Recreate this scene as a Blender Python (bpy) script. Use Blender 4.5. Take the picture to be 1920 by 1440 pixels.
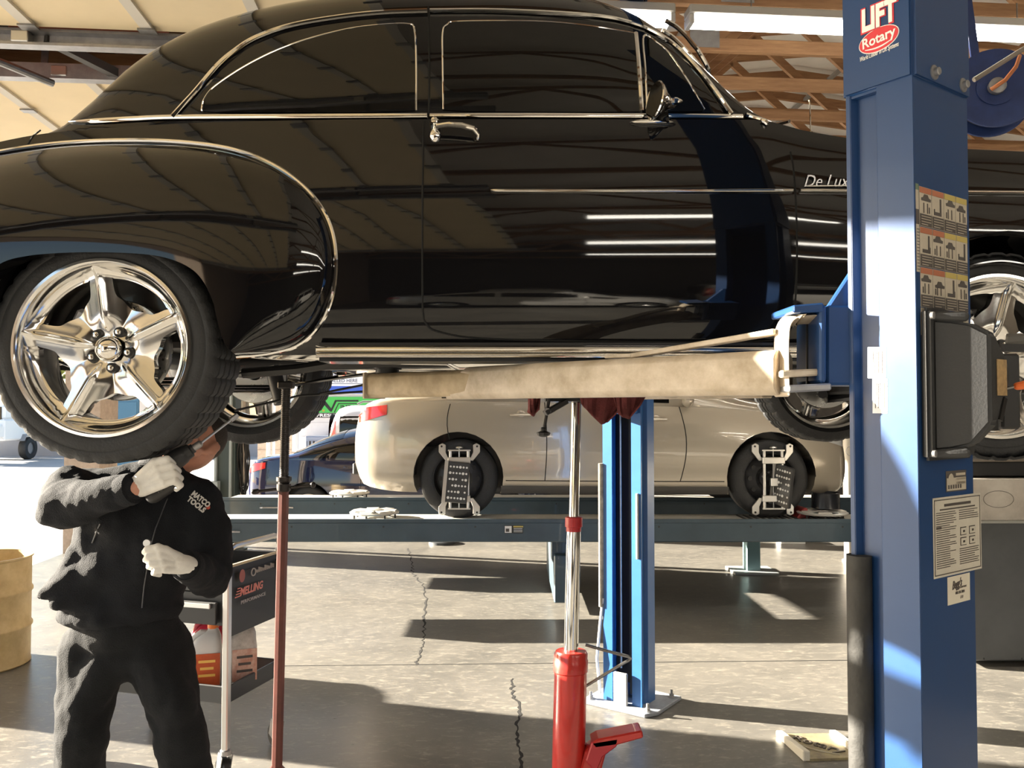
import bpy, bmesh, math, random
import numpy as np
from mathutils import Vector, Matrix
PI = math.pi
V = Vector
random.seed(7)
SC = bpy.context.scene
for _o in list(bpy.data.objects): bpy.data.objects.remove(_o)
COL = SC.collection

# ------------------------------------------------------------------ camera
F = 1554.0                      # focal length in pixels of the 1920 x 1440 frame
PITCH = math.radians(1.70)
CAMZ = 1.70
cam_d = bpy.data.cameras.new('camera'); cam = bpy.data.objects.new('camera', cam_d); COL.objects.link(cam)
cam_d.sensor_width = 36.0; cam_d.lens = F / 1920 * 36.0
cam_d.clip_start = .05; cam_d.clip_end = 400
cam.location = (0, 0, CAMZ); cam.rotation_euler = (PI/2 + PITCH, 0, 0)
SC.camera = cam

# ------------------------------------------------------------------ sky, sun, exposure
SUN_EL = math.radians(15.5); SUN_AZ = math.radians(15.0)     # rays travel +x and slightly towards the camera
w = bpy.data.worlds.new('sky'); SC.world = w; w.use_nodes = True
nt = w.node_tree; nt.nodes.clear()
sky = nt.nodes.new('ShaderNodeTexSky'); sky.sky_type = 'NISHITA'; sky.sun_disc = False
sky.sun_elevation = SUN_EL
SUN_DIR = V((-math.cos(SUN_EL)*math.cos(SUN_AZ), math.cos(SUN_EL)*math.sin(SUN_AZ), math.sin(SUN_EL)))
sky.sun_rotation = math.atan2(SUN_DIR.x, SUN_DIR.y)
bg = nt.nodes.new('ShaderNodeBackground'); bg.inputs['Strength'].default_value = .30
ow = nt.nodes.new('ShaderNodeOutputWorld')
nt.links.new(sky.outputs[0], bg.inputs[0]); nt.links.new(bg.outputs[0], ow.inputs[0])
sun_d = bpy.data.lights.new('sun', 'SUN'); sun_d.energy = 40.0; sun_d.angle = math.radians(.55)
sun_d.color = (1.0, .90, .74)
sun = bpy.data.objects.new('sun', sun_d); COL.objects.link(sun)
sun.rotation_euler = (-SUN_DIR).to_track_quat('-Z', 'Y').to_euler(); sun.location = (-20, 5, 10)
SC.view_settings.view_transform = 'Standard'; SC.view_settings.look = 'None'
SC.view_settings.gamma = 1.0; SC.view_settings.use_curve_mapping = False
SC.view_settings.exposure = 0.5
SC.cycles.max_bounces = 10; SC.cycles.diffuse_bounces = 5; SC.cycles.glossy_bounces = 5
SC.cycles.sample_clamp_indirect = 6.0

# ------------------------------------------------------------------ helpers
def ray(px, py):
    cx, cy = (px-960)/F, (720-py)/F
    return V((cx, math.cos(PITCH)-cy*math.sin(PITCH), math.sin(PITCH)+cy*math.cos(PITCH)))
def at(px, py, Y):
    d = ray(px, py); return V((0, 0, CAMZ)) + d*(Y/d.y)
def on_plane(px, py, p0, n):
    d = ray(px, py); o = V((0, 0, CAMZ)); return o + d*((p0-o).dot(n)/d.dot(n))
def ground(px, py, z=0): return on_plane(px, py, V((0, 0, z)), V((0, 0, 1)))

def pchip(xs, ys):
    xs = np.array(xs, float); ys = np.array(ys, float); h = np.diff(xs); d = np.diff(ys)/h
    m = np.zeros(len(xs)); m[0] = d[0]; m[-1] = d[-1]
    for i in range(1, len(xs)-1):
        if d[i-1]*d[i] > 0:
            w1, w2 = 2*h[i]+h[i-1], h[i]+2*h[i-1]; m[i] = (w1+w2)/(w1/d[i-1]+w2/d[i])
    def f(x):
        if x <= xs[0]: return float(ys[0])
        if x >= xs[-1]: return float(ys[-1])
        i = int(np.searchsorted(xs, x))-1; t = (x-xs[i])/h[i]
        return float((1+2*t)*(1-t)**2*ys[i]+t*(1-t)**2*h[i]*m[i]+t*t*(3-2*t)*ys[i+1]+t*t*(t-1)*h[i]*m[i+1])
    return f
def smooth_path(pts, n=6, closed=False):
    P = [V(p) for p in pts]; out = []; N = len(P)
    rng = range(N) if closed else range(N-1)
    for i in rng:
        p0 = P[(i-1) % N] if closed or i > 0 else P[i]*2-P[i+1]
        p1 = P[i]; p2 = P[(i+1) % N]
        p3 = P[(i+2) % N] if closed or i+2 < N else P[(i+1) % N]*2-P[i]
        for k in range(n):
            t = k/n
            out.append(.5*((2*p1)+(p2-p0)*t+(2*p0-5*p1+4*p2-p3)*t*t+(3*p1-p0-3*p2+p3)*t**3))
    if not closed: out.append(P[-1])
    return out

WO = {}
class MB:
    def __init__(s): s.v = []; s.f = []
    def add(s, vs, fs):
        o = len(s.v); s.v += [V(p) for p in vs]; s.f += [tuple(i+o for i in f) for f in fs]; return s
    def box(s, c, size, M=None):
        h = V(size)/2; vs = []
        for z in (-1, 1):
            for y in (-1, 1):
                for x in (-1, 1):
                    p = V((x*h.x, y*h.y, z*h.z)); vs.append(V(c)+((M @ p) if M else p))
        return s.add(vs, [(0,2,3,1),(4,5,7,6),(0,1,5,4),(2,6,7,3),(0,4,6,2),(1,3,7,5)])
    def hexa(s, p): return s.add(p, [(0,3,2,1),(4,5,6,7),(0,1,5,4),(1,2,6,5),(2,3,7,6),(3,0,4,7)])
    def bar(s, a, b, w, h, up=(0,0,1)):
        a, b = V(a), V(b); d = (b-a).normalized(); u = V(up); x = d.cross(u)
        if x.length < 1e-4: x = d.cross(V((1,0,0)))
        x.normalize(); y = x.cross(d).normalized()
        c = [a-x*w/2-y*h/2, a+x*w/2-y*h/2, a+x*w/2+y*h/2, a-x*w/2+y*h/2]
        return s.hexa(c+[p+(b-a) for p in c])
    def loft(s, rings, closed=True, caps=True, ring_closed=False):
        n = len(rings[0]); vs = [p for r in rings for p in r]; fs = []; R = len(rings)
        for i in range(R if ring_closed else R-1):
            j = (i+1) % R
            for k in range(n if closed else n-1):
                l = (k+1) % n; fs.append((i*n+k, i*n+l, j*n+l, j*n+k))
        if caps and closed and not ring_closed:
            fs.append(tuple(range(n-1, -1, -1))); fs.append(tuple((R-1)*n+k for k in range(n)))
        return s.add(vs, fs)
    def tube(s, pts, r, n=8, closed=False, caps=True, flat=None):
        P = [V(p) for p in pts]; N = len(P); rr = r if isinstance(r, (list, tuple)) else [r]*N
        T = []
        for i in range(N):
            a = P[(i-1) % N] if closed or i > 0 else P[i]; b = P[(i+1) % N] if closed or i < N-1 else P[i]
            T.append((b-a).normalized())
        u = T[0].orthogonal().normalized() if flat is None else (V(flat)-T[0]*V(flat).dot(T[0])).normalized()
        rings = []
        for i in range(N):
            if flat is not None: u = V(flat)
            u = (u-T[i]*u.dot(T[i]))
            if u.length < 1e-6: u = T[i].orthogonal()
            u.normalize(); x = T[i].cross(u)
            q = rr[i]; qa, qb = q if isinstance(q, tuple) else (q, q)
            rings.append([P[i]+u*math.cos(2*PI*k/n)*qa+x*math.sin(2*PI*k/n)*qb for k in range(n)])
        return s.loft(rings, True, caps, closed)
    def lathe(s, prof, n=32, o=(0,0,0), ax=(0,0,1), closed=False, mod=None, caps=True):
        o = V(o); ax = V(ax).normalized(); u = ax.orthogonal().normalized() if abs(ax.z) < .99 else V((1,0,0)); x = ax.cross(u)
        rings = []
        for i, (r, h) in enumerate(prof):
            rings.append([o+ax*h+(u*math.cos(2*PI*k/n)+x*math.sin(2*PI*k/n))*max(1e-5, r+(mod(i, k) if mod else 0)) for k in range(n)])
        return s.loft(rings, True, caps and not closed, closed)
    def cyl(s, a, b, r, n=16, r2=None):
        a, b = V(a), V(b); return s.lathe([(r, 0), (r if r2 is None else r2, (b-a).length)], n, a, b-a)
    def prism(s, poly, o, u, v, d):
        o, u, v, d = V(o), V(u), V(v), V(d); n = len(poly)
        a = [o+u*p[0]+v*p[1] for p in poly]; b = [p+d for p in a]
        return s.add(a+b, [tuple(range(n-1, -1, -1)), tuple(range(n, 2*n))]+[(i, (i+1) % n, n+(i+1) % n, n+i) for i in range(n)])
    def grid(s, G):
        R, C = len(G), len(G[0])
        return s.add([p for r in G for p in r], [(i*C+j, i*C+j+1, (i+1)*C+j+1, (i+1)*C+j) for i in range(R-1) for j in range(C-1)])
    def sphere(s, c, r, n=12, m=8, sc=(1,1,1), M=None):
        rings = []
        for i in range(m+1):
            a = PI*i/m; rr = max(1e-4, math.sin(a)); row = []
            for k in range(n):
                p = V((rr*math.cos(2*PI*k/n)*sc[0], rr*math.sin(2*PI*k/n)*sc[1], -math.cos(a)*sc[2]))*r
                row.append(V(c)+((M @ p) if M else p))
            rings.append(row)
        return s.loft(rings)
    def capsule(s, a, b, r1, r2=None, n=12):
        a, b = V(a), V(b); r2 = r1 if r2 is None else r2; d = b-a; L = max(d.length, 1e-5)
        prof = [(r1*math.sin(t), -r1*math.cos(t)) for t in [0, .3, .6, .9, 1.2, PI/2]] + [(r2*math.cos(t), L+r2*math.sin(t)) for t in [0, .35, .65, .95, 1.25, PI/2]]
        return s.lathe(prof, n, a, d if d.length > 1e-5 else V((0,0,1)))
    def mesh(s, name, smooth=True, bevel=0, angle=32, segs=1):
        me = bpy.data.meshes.new(name); me.from_pydata([tuple(p) for p in s.v], [], s.f)
        bm = bmesh.new(); bm.from_mesh(me)
        bmesh.ops.recalc_face_normals(bm, faces=bm.faces)
        if bevel:
            es = [e for e in bm.edges if len(e.link_faces) == 2 and e.calc_face_angle(0) > .5]
            bmesh.ops.bevel(bm, geom=es, offset=bevel, segments=segs, affect='EDGES', clamp_overlap=True)
        bm.to_mesh(me); bm.free()
        if smooth:
            me.polygons.foreach_set('use_smooth', [True]*len(me.polygons)); me.set_sharp_from_angle(angle=math.radians(angle))
        return me
    def build(s, name, mat, parent=None, smooth=True, bevel=0, origin=None, angle=32, segs=1, **kw):
        return link_mesh(s.mesh(name, smooth, bevel, angle, segs), name, mat, parent, origin, **kw)
def link_mesh(me, name, mat, parent=None, origin=None, **kw):
    if origin is None:
        if len(me.vertices):
            c = np.empty(len(me.vertices)*3); me.vertices.foreach_get('co', c); c = c.reshape(-1, 3)
            lo, hi = c.min(0), c.max(0); origin = V(((lo[0]+hi[0])/2, (lo[1]+hi[1])/2, lo[2]))
        else: origin = V((0,0,0))
    origin = V(origin); me.transform(Matrix.Translation(-origin))
    ob = bpy.data.objects.new(name, me); COL.objects.link(ob)
    if mat is not None and not me.materials: me.materials.append(mat)
    WO[ob.name] = origin
    if parent is not None: ob.parent = parent; ob.location = origin-WO[parent.name]
    else: ob.location = origin
    tag(ob, **kw); return ob
def tag(o, label=None, cat=None, group=None, kind=None):
    if label: o['label'] = label
    if cat: o['category'] = cat
    if group: o['group'] = group
    if kind: o['kind'] = kind
    return o
def empty(name, loc, label=None, cat=None, group=None, kind=None):
    o = bpy.data.objects.new(name, None); COL.objects.link(o); o.location = loc; o.empty_display_size = .1
    WO[o.name] = V(loc); return tag(o, label, cat, group, kind)
def copy_tree(o, parent=None):
    c = o.copy(); COL.objects.link(c); WO[c.name] = WO[o.name]
    if parent is not None: c.parent = parent
    for ch in list(o.children): copy_tree(ch, c)
    return c
def bake(ob):
    """evaluate the modifiers of ob into its own mesh"""
    dg = bpy.context.evaluated_depsgraph_get(); dg.update()
    me = bpy.data.meshes.new_from_object(ob.evaluated_get(dg)); ob.modifiers.clear(); ob.data = me; return ob
def cut(ob, cutters):
    cs = []
    for k, c in enumerate(cutters):
        co = link_mesh(c.mesh('cutter', False), 'cutter', None); cs.append(co)
        m = ob.modifiers.new('b', 'BOOLEAN'); m.operation = 'DIFFERENCE'; m.object = co; m.solver = 'EXACT'
    bpy.context.view_layer.update(); bake(ob)
    for c in cs: bpy.data.objects.remove(c)
    ob.data.set_sharp_from_angle(angle=math.radians(30)); return ob
def remesh(mb, name, mat, parent, voxel, smooth=4, origin=None, disp=None, **kw):
    ob = mb.build(name, mat, parent, origin=origin, **kw)
    m = ob.modifiers.new('r', 'REMESH'); m.mode = 'VOXEL'; m.voxel_size = voxel; m.use_smooth_shade = True
    if smooth:
        q = ob.modifiers.new('s', 'SMOOTH'); q.iterations = smooth; q.factor = .5
    if disp:
        tx = bpy.data.textures.new('folds', 'CLOUDS'); tx.noise_scale = disp[0]
        d = ob.modifiers.new('d', 'DISPLACE'); d.texture = tx; d.strength = disp[1]; d.mid_level = .5; d.texture_coords = 'LOCAL'
    bpy.context.view_layer.update(); bake(ob)
    if mat and not ob.data.materials: ob.data.materials.append(mat)
    ob.data.polygons.foreach_set('use_smooth', [True]*len(ob.data.polygons)); return ob
def text(name, s, o, u, v, size, mat, parent, depth=.0006, shear=0, align='CENTER', width=None, off=.0012, bold=0, sx=1.0, **kw):
    cu = bpy.data.curves.new('t', 'FONT'); cu.body = s; cu.size = 1.0; cu.align_x = align; cu.align_y = 'CENTER'; cu.shear = shear; cu.extrude = .001; cu.offset = bold
    cu.resolution_u = 3
    t = bpy.data.objects.new('t', cu); COL.objects.link(t); bpy.context.view_layer.update()
    dg = bpy.context.evaluated_depsgraph_get(); me = bpy.data.meshes.new_from_object(t.evaluated_get(dg)); bpy.data.objects.remove(t)
    u = V(u).normalized(); v = V(v).normalized(); n = u.cross(v).normalized()
    if width:
        xs = [p.co.x for p in me.vertices]; sx = width/size/max(1e-4, max(xs)-min(xs))
    M = Matrix(((u.x*size*sx, v.x*size, n.x*depth/.001, 0), (u.y*size*sx, v.y*size, n.y*depth/.001, 0), (u.z*size*sx, v.z*size, n.z*depth/.001, 0), (0,0,0,1)))
    me.transform(Matrix.Translation(V(o)+n*off) @ M); me.materials.clear()
    return link_mesh(me, name, mat, parent, **kw)

# ------------------------------------------------------------------ materials
MATS = {}
def M(name, col, rough=.5, metal=0.0, coat=0.0, var=0.0, scale=8.0, bump=0.0, bscale=40.0, col2=None, emit=0, spec=.5, rvar=0.0, stretch=None, alpha=1.0, trans=0.0, coord='Object', detail=6, ior=None, coat_rough=.03):
    if name in MATS: return MATS[name]
    m = bpy.data.materials.new(name); m.use_nodes = True; n = m.node_tree; b = n.nodes['Principled BSDF']; MATS[name] = m
    c = (*col, 1); b.inputs['Base Color'].default_value = c; b.inputs['Roughness'].default_value = rough; b.inputs['Metallic'].default_value = metal
    b.inputs['Coat Weight'].default_value = coat; b.inputs['Coat Roughness'].default_value = coat_rough; b.inputs['Specular IOR Level'].default_value = spec
    if trans: b.inputs['Transmission Weight'].default_value = trans
    if ior: b.inputs['IOR'].default_value = ior
    if alpha < 1: b.inputs['Alpha'].default_value = alpha
    if emit: b.inputs['Emission Color'].default_value = c; b.inputs['Emission Strength'].default_value = emit
    m.diffuse_color = c
    if var or bump or rvar:
        tc = n.nodes.new('ShaderNodeTexCoord'); mp = n.nodes.new('ShaderNodeMapping'); n.links.new(tc.outputs[coord], mp.inputs[0])
        if stretch: mp.inputs['Scale'].default_value = stretch
        if var or rvar:
            ns = n.nodes.new('ShaderNodeTexNoise'); ns.inputs['Scale'].default_value = scale; ns.inputs['Detail'].default_value = detail; ns.inputs['Roughness'].default_value = .65
            n.links.new(mp.outputs[0], ns.inputs['Vector'])
            cr = n.nodes.new('ShaderNodeValToRGB'); cr.color_ramp.elements[0].position = .33; cr.color_ramp.elements[1].position = .68
            n.links.new(ns.outputs['Fac'], cr.inputs[0])
        if var:
            c2 = col2 if col2 else tuple(x*(1-var) for x in col)
            cr.color_ramp.elements[0].color = (*c2, 1); cr.color_ramp.elements[1].color = c
            n.links.new(cr.outputs[0], b.inputs['Base Color'])
        if rvar:
            mr = n.nodes.new('ShaderNodeMapRange'); n.links.new(ns.outputs['Fac'], mr.inputs[0])
            mr.inputs['From Min'].default_value = .3; mr.inputs['From Max'].default_value = .7
            mr.inputs['To Min'].default_value = max(.02, rough-rvar); mr.inputs['To Max'].default_value = rough+rvar; n.links.new(mr.outputs[0], b.inputs['Roughness'])
        if bump:
            n2 = n.nodes.new('ShaderNodeTexNoise'); n2.inputs['Scale'].default_value = bscale; n2.inputs['Detail'].default_value = 4; n.links.new(mp.outputs[0], n2.inputs['Vector'])
            bp = n.nodes.new('ShaderNodeBump'); bp.inputs['Strength'].default_value = bump; bp.inputs['Distance'].default_value = .01
            n.links.new(n2.outputs['Fac'], bp.inputs['Height']); n.links.new(bp.outputs[0], b.inputs['Normal'])
    return m
black = M('black_paint', (.005,.005,.006), .035, 0, 0.0, spec=.55)
chrome = M('chrome', (.86,.84,.80), .05, 1.0)
polish = M('polished_aluminium', (.80,.79,.77), .13, 1.0, rvar=.05, scale=5)
alu = M('brushed_aluminium', (.62,.62,.61), .32, 1.0)
steel = M('grey_steel', (.34,.34,.34), .4, 1.0, var=.3, scale=20)
galv = M('galvanised_steel', (.42,.42,.43), .42, .8, var=.25, scale=14)
dark = M('black_plastic', (.018,.018,.019), .5)
darkm = M('black_chassis', (.012,.012,.013), .42, 0, .2)
rubber = M('tyre_rubber', (.022,.023,.025), .62, 0, bump=.25, bscale=120, var=.3, scale=12)
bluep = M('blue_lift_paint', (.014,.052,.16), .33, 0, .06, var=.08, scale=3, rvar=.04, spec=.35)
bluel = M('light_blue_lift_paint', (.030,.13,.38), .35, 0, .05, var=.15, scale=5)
tan_ = M('worn_tan_paint', (.62,.54,.44), .5, 0, 0, var=.25, scale=9, col2=(.36,.29,.20), bump=.1, bscale=60)
white = M('white_paint', (.75,.74,.72), .5)
paper = M('sticker_paper', (.60,.57,.49), .55, var=.12, scale=25)
ink = M('sticker_ink', (.07,.06,.055), .6)
redp = M('red_paint', (.55,.028,.02), .3, 0, .4, var=.12, scale=7)
glassd = M('tinted_glass', (.006,.006,.006), .02, 0, 0.0, spec=.45)
# ------------------------------------------------------------------ the building
YAW = math.radians(5.0); CY, SY = math.cos(YAW), math.sin(YAW)
def B(x, y, z=0): return V((x*CY-y*SY, x*SY+y*CY, z))
BU, BV, UP = B(1,0), B(0,1), V((0,0,1))
BM = Matrix(((CY,-SY,0),(SY,CY,0),(0,0,1)))
def bbox(mb, x0, x1, y0, y1, z0, z1): return mb.box(B((x0+x1)/2, (y0+y1)/2, (z0+z1)/2), (x1-x0, y1-y0, z1-z0), BM)

def concrete(name, c1, c2, c3, rough, rv):
    m = bpy.data.materials.new(name); m.use_nodes = True; n = m.node_tree; b = n.nodes['Principled BSDF']
    tc = n.nodes.new('ShaderNodeTexCoord')
    def noise(s, d=8, r=.7, st=None):
        x = n.nodes.new('ShaderNodeTexNoise'); x.inputs['Scale'].default_value = s; x.inputs['Detail'].default_value = d; x.inputs['Roughness'].default_value = r; x.inputs['Distortion'].default_value = .6
        if st:
            mp = n.nodes.new('ShaderNodeMapping'); mp.inputs['Scale'].default_value = st; n.links.new(tc.outputs['Object'], mp.inputs[0]); n.links.new(mp.outputs[0], x.inputs['Vector'])
        else: n.links.new(tc.outputs['Object'], x.inputs['Vector'])
        return x
    a = noise(.9); f = noise(14, 10, .75, (1, 2.2, 1))
    r1 = n.nodes.new('ShaderNodeValToRGB'); r1.color_ramp.elements[0].position = .32; r1.color_ramp.elements[1].position = .7
    r1.color_ramp.elements[0].color = (*c1, 1); r1.color_ramp.elements[1].color = (*c2, 1); n.links.new(a.outputs['Fac'], r1.inputs[0])
    r2 = n.nodes.new('ShaderNodeValToRGB'); r2.color_ramp.elements[0].position = .52; r2.color_ramp.elements[1].position = .72; n.links.new(f.outputs['Fac'], r2.inputs[0])
    mx = n.nodes.new('ShaderNodeMixRGB'); mx.inputs[2].default_value = (*c3, 1); n.links.new(r2.outputs[0], mx.inputs[0]); n.links.new(r1.outputs[0], mx.inputs[1])
    n.links.new(mx.outputs[0], b.inputs['Base Color'])
    mr = n.nodes.new('ShaderNodeMapRange'); mr.inputs['To Min'].default_value = rough-rv; mr.inputs['To Max'].default_value = rough+rv; n.links.new(f.outputs['Fac'], mr.inputs[0]); n.links.new(mr.outputs[0], b.inputs['Roughness'])
    bp = n.nodes.new('ShaderNodeBump'); bp.inputs['Strength'].default_value = .12; bp.inputs['Distance'].default_value = .004; n.links.new(f.outputs['Fac'], bp.inputs['Height']); n.links.new(bp.outputs[0], b.inputs['Normal'])
    return m
floor_m = concrete('shop_concrete', (.10,.097,.09), (.19,.178,.158), (.33,.305,.255), .32, .14)
asphalt = concrete('pale_asphalt', (.30,.295,.29), (.38,.37,.36), (.46,.45,.44), .8, .1)
wood = M('truss_pine', (.42,.235,.115), .65, var=.45, scale=3, stretch=(.6,9,9), col2=(.26,.13,.06))
cream = M('door_cream', (.80,.66,.42), .6, var=.08, scale=2)
sheet = M('white_insulation_sheet', (.88,.85,.79), .45, var=.1, scale=3, bump=.2, bscale=6)
wallw = M('white_block_wall', (.70,.70,.72), .8, var=.08, scale=6)
walld = M('dark_shop_wall', (.10,.088,.078), .8, var=.3, scale=3)
block = M('tan_block', (.46,.36,.28), .85, var=.25, scale=16, bump=.3)
tube_m = M('lit_tube', (1.0,.95,.85), .3, emit=16)
housing = M('fixture_white', (.62,.60,.56), .45)

floor = bbox(MB(), -4.4, 11.2, -10.2, 13.2, -.25, 0).build('floor', floor_m, smooth=False, kind='structure')
tag(floor, 'polished grey shop floor with long cracks and a straight joint')
bbox(MB(), -90, 60, -60, 90, -.30, -.28).build('ground', asphalt, smooth=False, kind='structure', label='pale asphalt yard outside the open bay doors')
# apron so the yard meets the slab
bbox(MB(), -90, -4.4, -60, 90, -.28, -.02).build('driveway', asphalt, smooth=False, kind='structure', label='sunlit asphalt drive beside the shop floor')
bbox(MB(), -4.4, 60, 13.2, 90, -.28, -.02).build('yard', asphalt, smooth=False, kind='structure', label='asphalt parking yard behind the shop')

# floor joint and cracks
crack_m = M('crack_black', (.008,.007,.006), .9)
p = [ground(300, 1251), ground(2600, 1228)]
MB().bar(p[0]+V((0,0,-.003)), p[1]+V((0,0,-.003)), .012, .008).build('control_joint', crack_m, floor, smooth=False)
def crack(pix, wd):
    mb = MB(); pts = []
    for i in range(len(pix)-1):
        a, b = V((*pix[i], 0)), V((*pix[i+1], 0)); n = 9
        for k in range(n):
            q = a.lerp(b, k/n); pts.append(ground(q.x+random.uniform(-4, 4), q.y, .0012))
    pts.append(ground(*pix[-1], .0012))
    G = []
    for i, q in enumerate(pts):
        h = wd*random.uniform(.35, 1.3); G.append([q-V((h, 0, 0)), q+V((h, 0, 0))])
    mb.grid(G).build('crack', crack_m, floor, smooth=False)
crack([(766,1028),(776,1062),(772,1074),(792,1094),(800,1122),(794,1160),(796,1195),(788,1220),(780,1247)], .008)
crack([(962,1272),(960,1298),(976,1330),(966,1372),(976,1402),(973,1450)], .008)

# walls
wl = MB()
for y0, y1 in ((-10.2, -4.4), (0.0, .6), (5.45, 6.24), (10.2, 10.75), (12.9, 13.2)): bbox(wl, -4.4, -4.0, y0, y1, 0, 3.72)
bbox(wl, -4.4, -4.0, -10.2, 13.2, 3.72, 4.75)
wl.build('wall_left', block, smooth=False, kind='structure', label='tan block piers and header around the open bay doors')
bbox(MB(), 11.0, 11.2, -10.2, 13.2, 0, 4.75).build('wall_right', walld, smooth=False, kind='structure', label='dark side wall of the shop')
bbox(MB(), -.4, 11.0, 13.0, 13.2, 0, 6.6).build('wall_far', walld, smooth=False, kind='structure', label='dark rear wall beyond the alignment rack')
bbox(MB(), -4.0, 11.0, -10.2, -10.0, 0, 6.6).build('wall_near', walld, smooth=False, kind='structure', label='dark front wall of the shop')

# ceiling: sheets of white insulation under the roof slopes, one sheet per truss bay
def roof_z(x): return 4.52 + (x+4.4)*.11 if x < 4 else 4.52+8.4*.11-(x-4)*.11
ceil = empty('ceiling', B(3.5, 2, 4.5), 'white sagging insulation sheets between the wooden roof trusses', kind='structure')
TY = [5.33+.61*k for k in range(-1, 13)] + [5.33-.61*k for k in (4, 8, 12, 16, 20, 24)]
TY.sort()
ys = [-10.2]+TY+[13.2]
sheet_me = {}
for i in range(len(ys)-1):
    y0, y1 = ys[i], ys[i+1]; big = y1-y0 > 1
    mb = MB(); xs = [-4.4+.6*k for k in range(27)]; G = []
    for x in xs:
        row = []
        for k in range(5):
            t = k/4; sag = .07*math.sin(PI*t)*(1+.5*math.sin(x*1.7+i*2.1)); row.append(B(x, y0+(y1-y0)*t, roof_z(x)+.16-sag))
        G.append(row)
    mb.grid(G); mb.grid([[q+V((0,0,.03)) for q in r] for r in G]).build('panel', sheet, ceil)
# purlins / conduits lying on the sheets
strap = M('grey_strap', (.33,.32,.30), .5, .3)
for x in (.9, 1.25, 2.3, 4.4, 6.6, 8.2):
    MB().bar(B(x, 4, roof_z(x)+.04), B(x, 13, roof_z(x)+.04), .05, .03).build('purlin_strap', strap, ceil, smooth=False)

# trusses
nodes_b = [-4.2, -1.5, 1.75, 4.35, 6.95, 9.2, 10.9]
def make_truss(y):
    t = empty('roof_truss', B(3.4, y, 4.08), kind='structure'); L = .045
    MB().bar(B(-4.0, y, 4.125), B(10.95, y, 4.125), L, .09).build('bottom_chord', wood, t, smooth=False, bevel=.004)
    for a, b in ((-4.0, 4.0), (4.0, 10.95)):
        MB().bar(B(a, y, roof_z(a)+.05), B(b, y, roof_z(b)+.05), L, .09).build('top_chord', wood, t, smooth=False)
    for i in range(len(nodes_b)-1):
        a, b = nodes_b[i], nodes_b[i+1]; m = (a+b)/2
        for q in (a, b):
            MB().bar(B(q, y, 4.19), B(m, y, roof_z(m)), L*.85, .075).build('web', wood, t, smooth=False)
        if 0 < i:
            MB().box(B(a, y-.026, 4.16), (.20, .004, .12), BM).build('gusset_plate', galv, t, smooth=False)
    return t
t0 = make_truss(TY[0])
for y in TY:
    o = t0 if y == TY[0] else copy_tree(t0)
    o.location = B(3.4, y, 4.08)
    tag(o, 'pine roof truss with web boards and metal gusset plates under the white sheets', group='roof trusses')

# overhead doors, raised flat under the roof
def overhead_door(n, y0, y1, lab):
    d = empty('door_%d' % n, B(-2.2, (y0+y1)/2, 3.7), lab, kind='structure'); W = .61
    for k in range(6):
        x0 = -4.0+k*W
        mb = MB(); bbox(mb, x0+.006, x0+W-.006, y0, y1, 3.74, 3.785); mb.build('panel', cream, d, smooth=False, bevel=.006)
        mb = MB(); bbox(mb, x0+W-.03, x0+W+.03, y0, y1, 3.722, 3.74); mb.build('seam_rail', M('rail_pale', (.60,.56,.48), .5), d, smooth=False)
        mb = MB()
        for q in range(9):
            yy = y0+.05+(y1-y0-.1)*q/8; bbox(mb, x0+W-.045, x0+W+.045, yy-.03, yy+.03, 3.712, 3.722)
        mb.build('hinge_row', steel, d, smooth=False)
    for yy, s in ((y0-.06, -1), (y1+.06, 1)):
        mb = MB(); c = [(-.035,-.045),(.035,-.045),(.035,-.03),(-.02,-.03),(-.02,.03),(.035,.03),(.035,.045),(-.035,.045)]
        mb.prism([(q[0]*-s, q[1]) for q in c], B(-4.0, yy, 3.70), BV, UP, BU*3.9); mb.build('track', galv, d, smooth=False)
        for xx in (-3.4, -2.35, -1.2):
            MB().bar(B(xx, yy, 3.74), B(xx+.02, yy, 4.12), .04, .006, BV).build('hanger', steel, d, smooth=False)
            MB().box(B(xx+.1, yy-.05*s*0, 3.70), (.09, .085, .06), BM).build('roller_bracket', alu, d, smooth=False, bevel=.004)
    return d
d1 = overhead_door(1, .6, 4.58, 'cream sectional door raised flat above the black car')
d2 = overhead_door(2, 5.16, 10.2, 'cream sectional door raised flat beyond the paired door tracks')
overhead_door(3, -4.4, .0, 'cream sectional door raised flat over the neighbouring bay')
overhead_door(4, 10.75, 12.9, 'cream sectional door raised flat over the rearmost bay')
# diagonal braces and header timber between the two tracks
redw = M('red_header_timber', (.40,.13,.07), .7, var=.3, scale=4)
bbox(MB(), -3.9, -1.6, 4.74, 5.0, 3.80, 4.08).build('trim_1', redw, smooth=False, kind='structure', label='reddish timber header seen between the paired door tracks')
for x in (-3.25, -2.15):
    MB().bar(B(x, 4.66, 3.72), B(x+.22, 5.08, 3.70), .05, .05).build('brace', M('dark_angle_iron', (.06,.055,.05), .6), d1, smooth=False)
MB().cyl(B(-2.62, 4.6, 3.66), B(-2.28, 5.06, 3.62), .022, 10).build('torque_tube', steel, d1)

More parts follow.
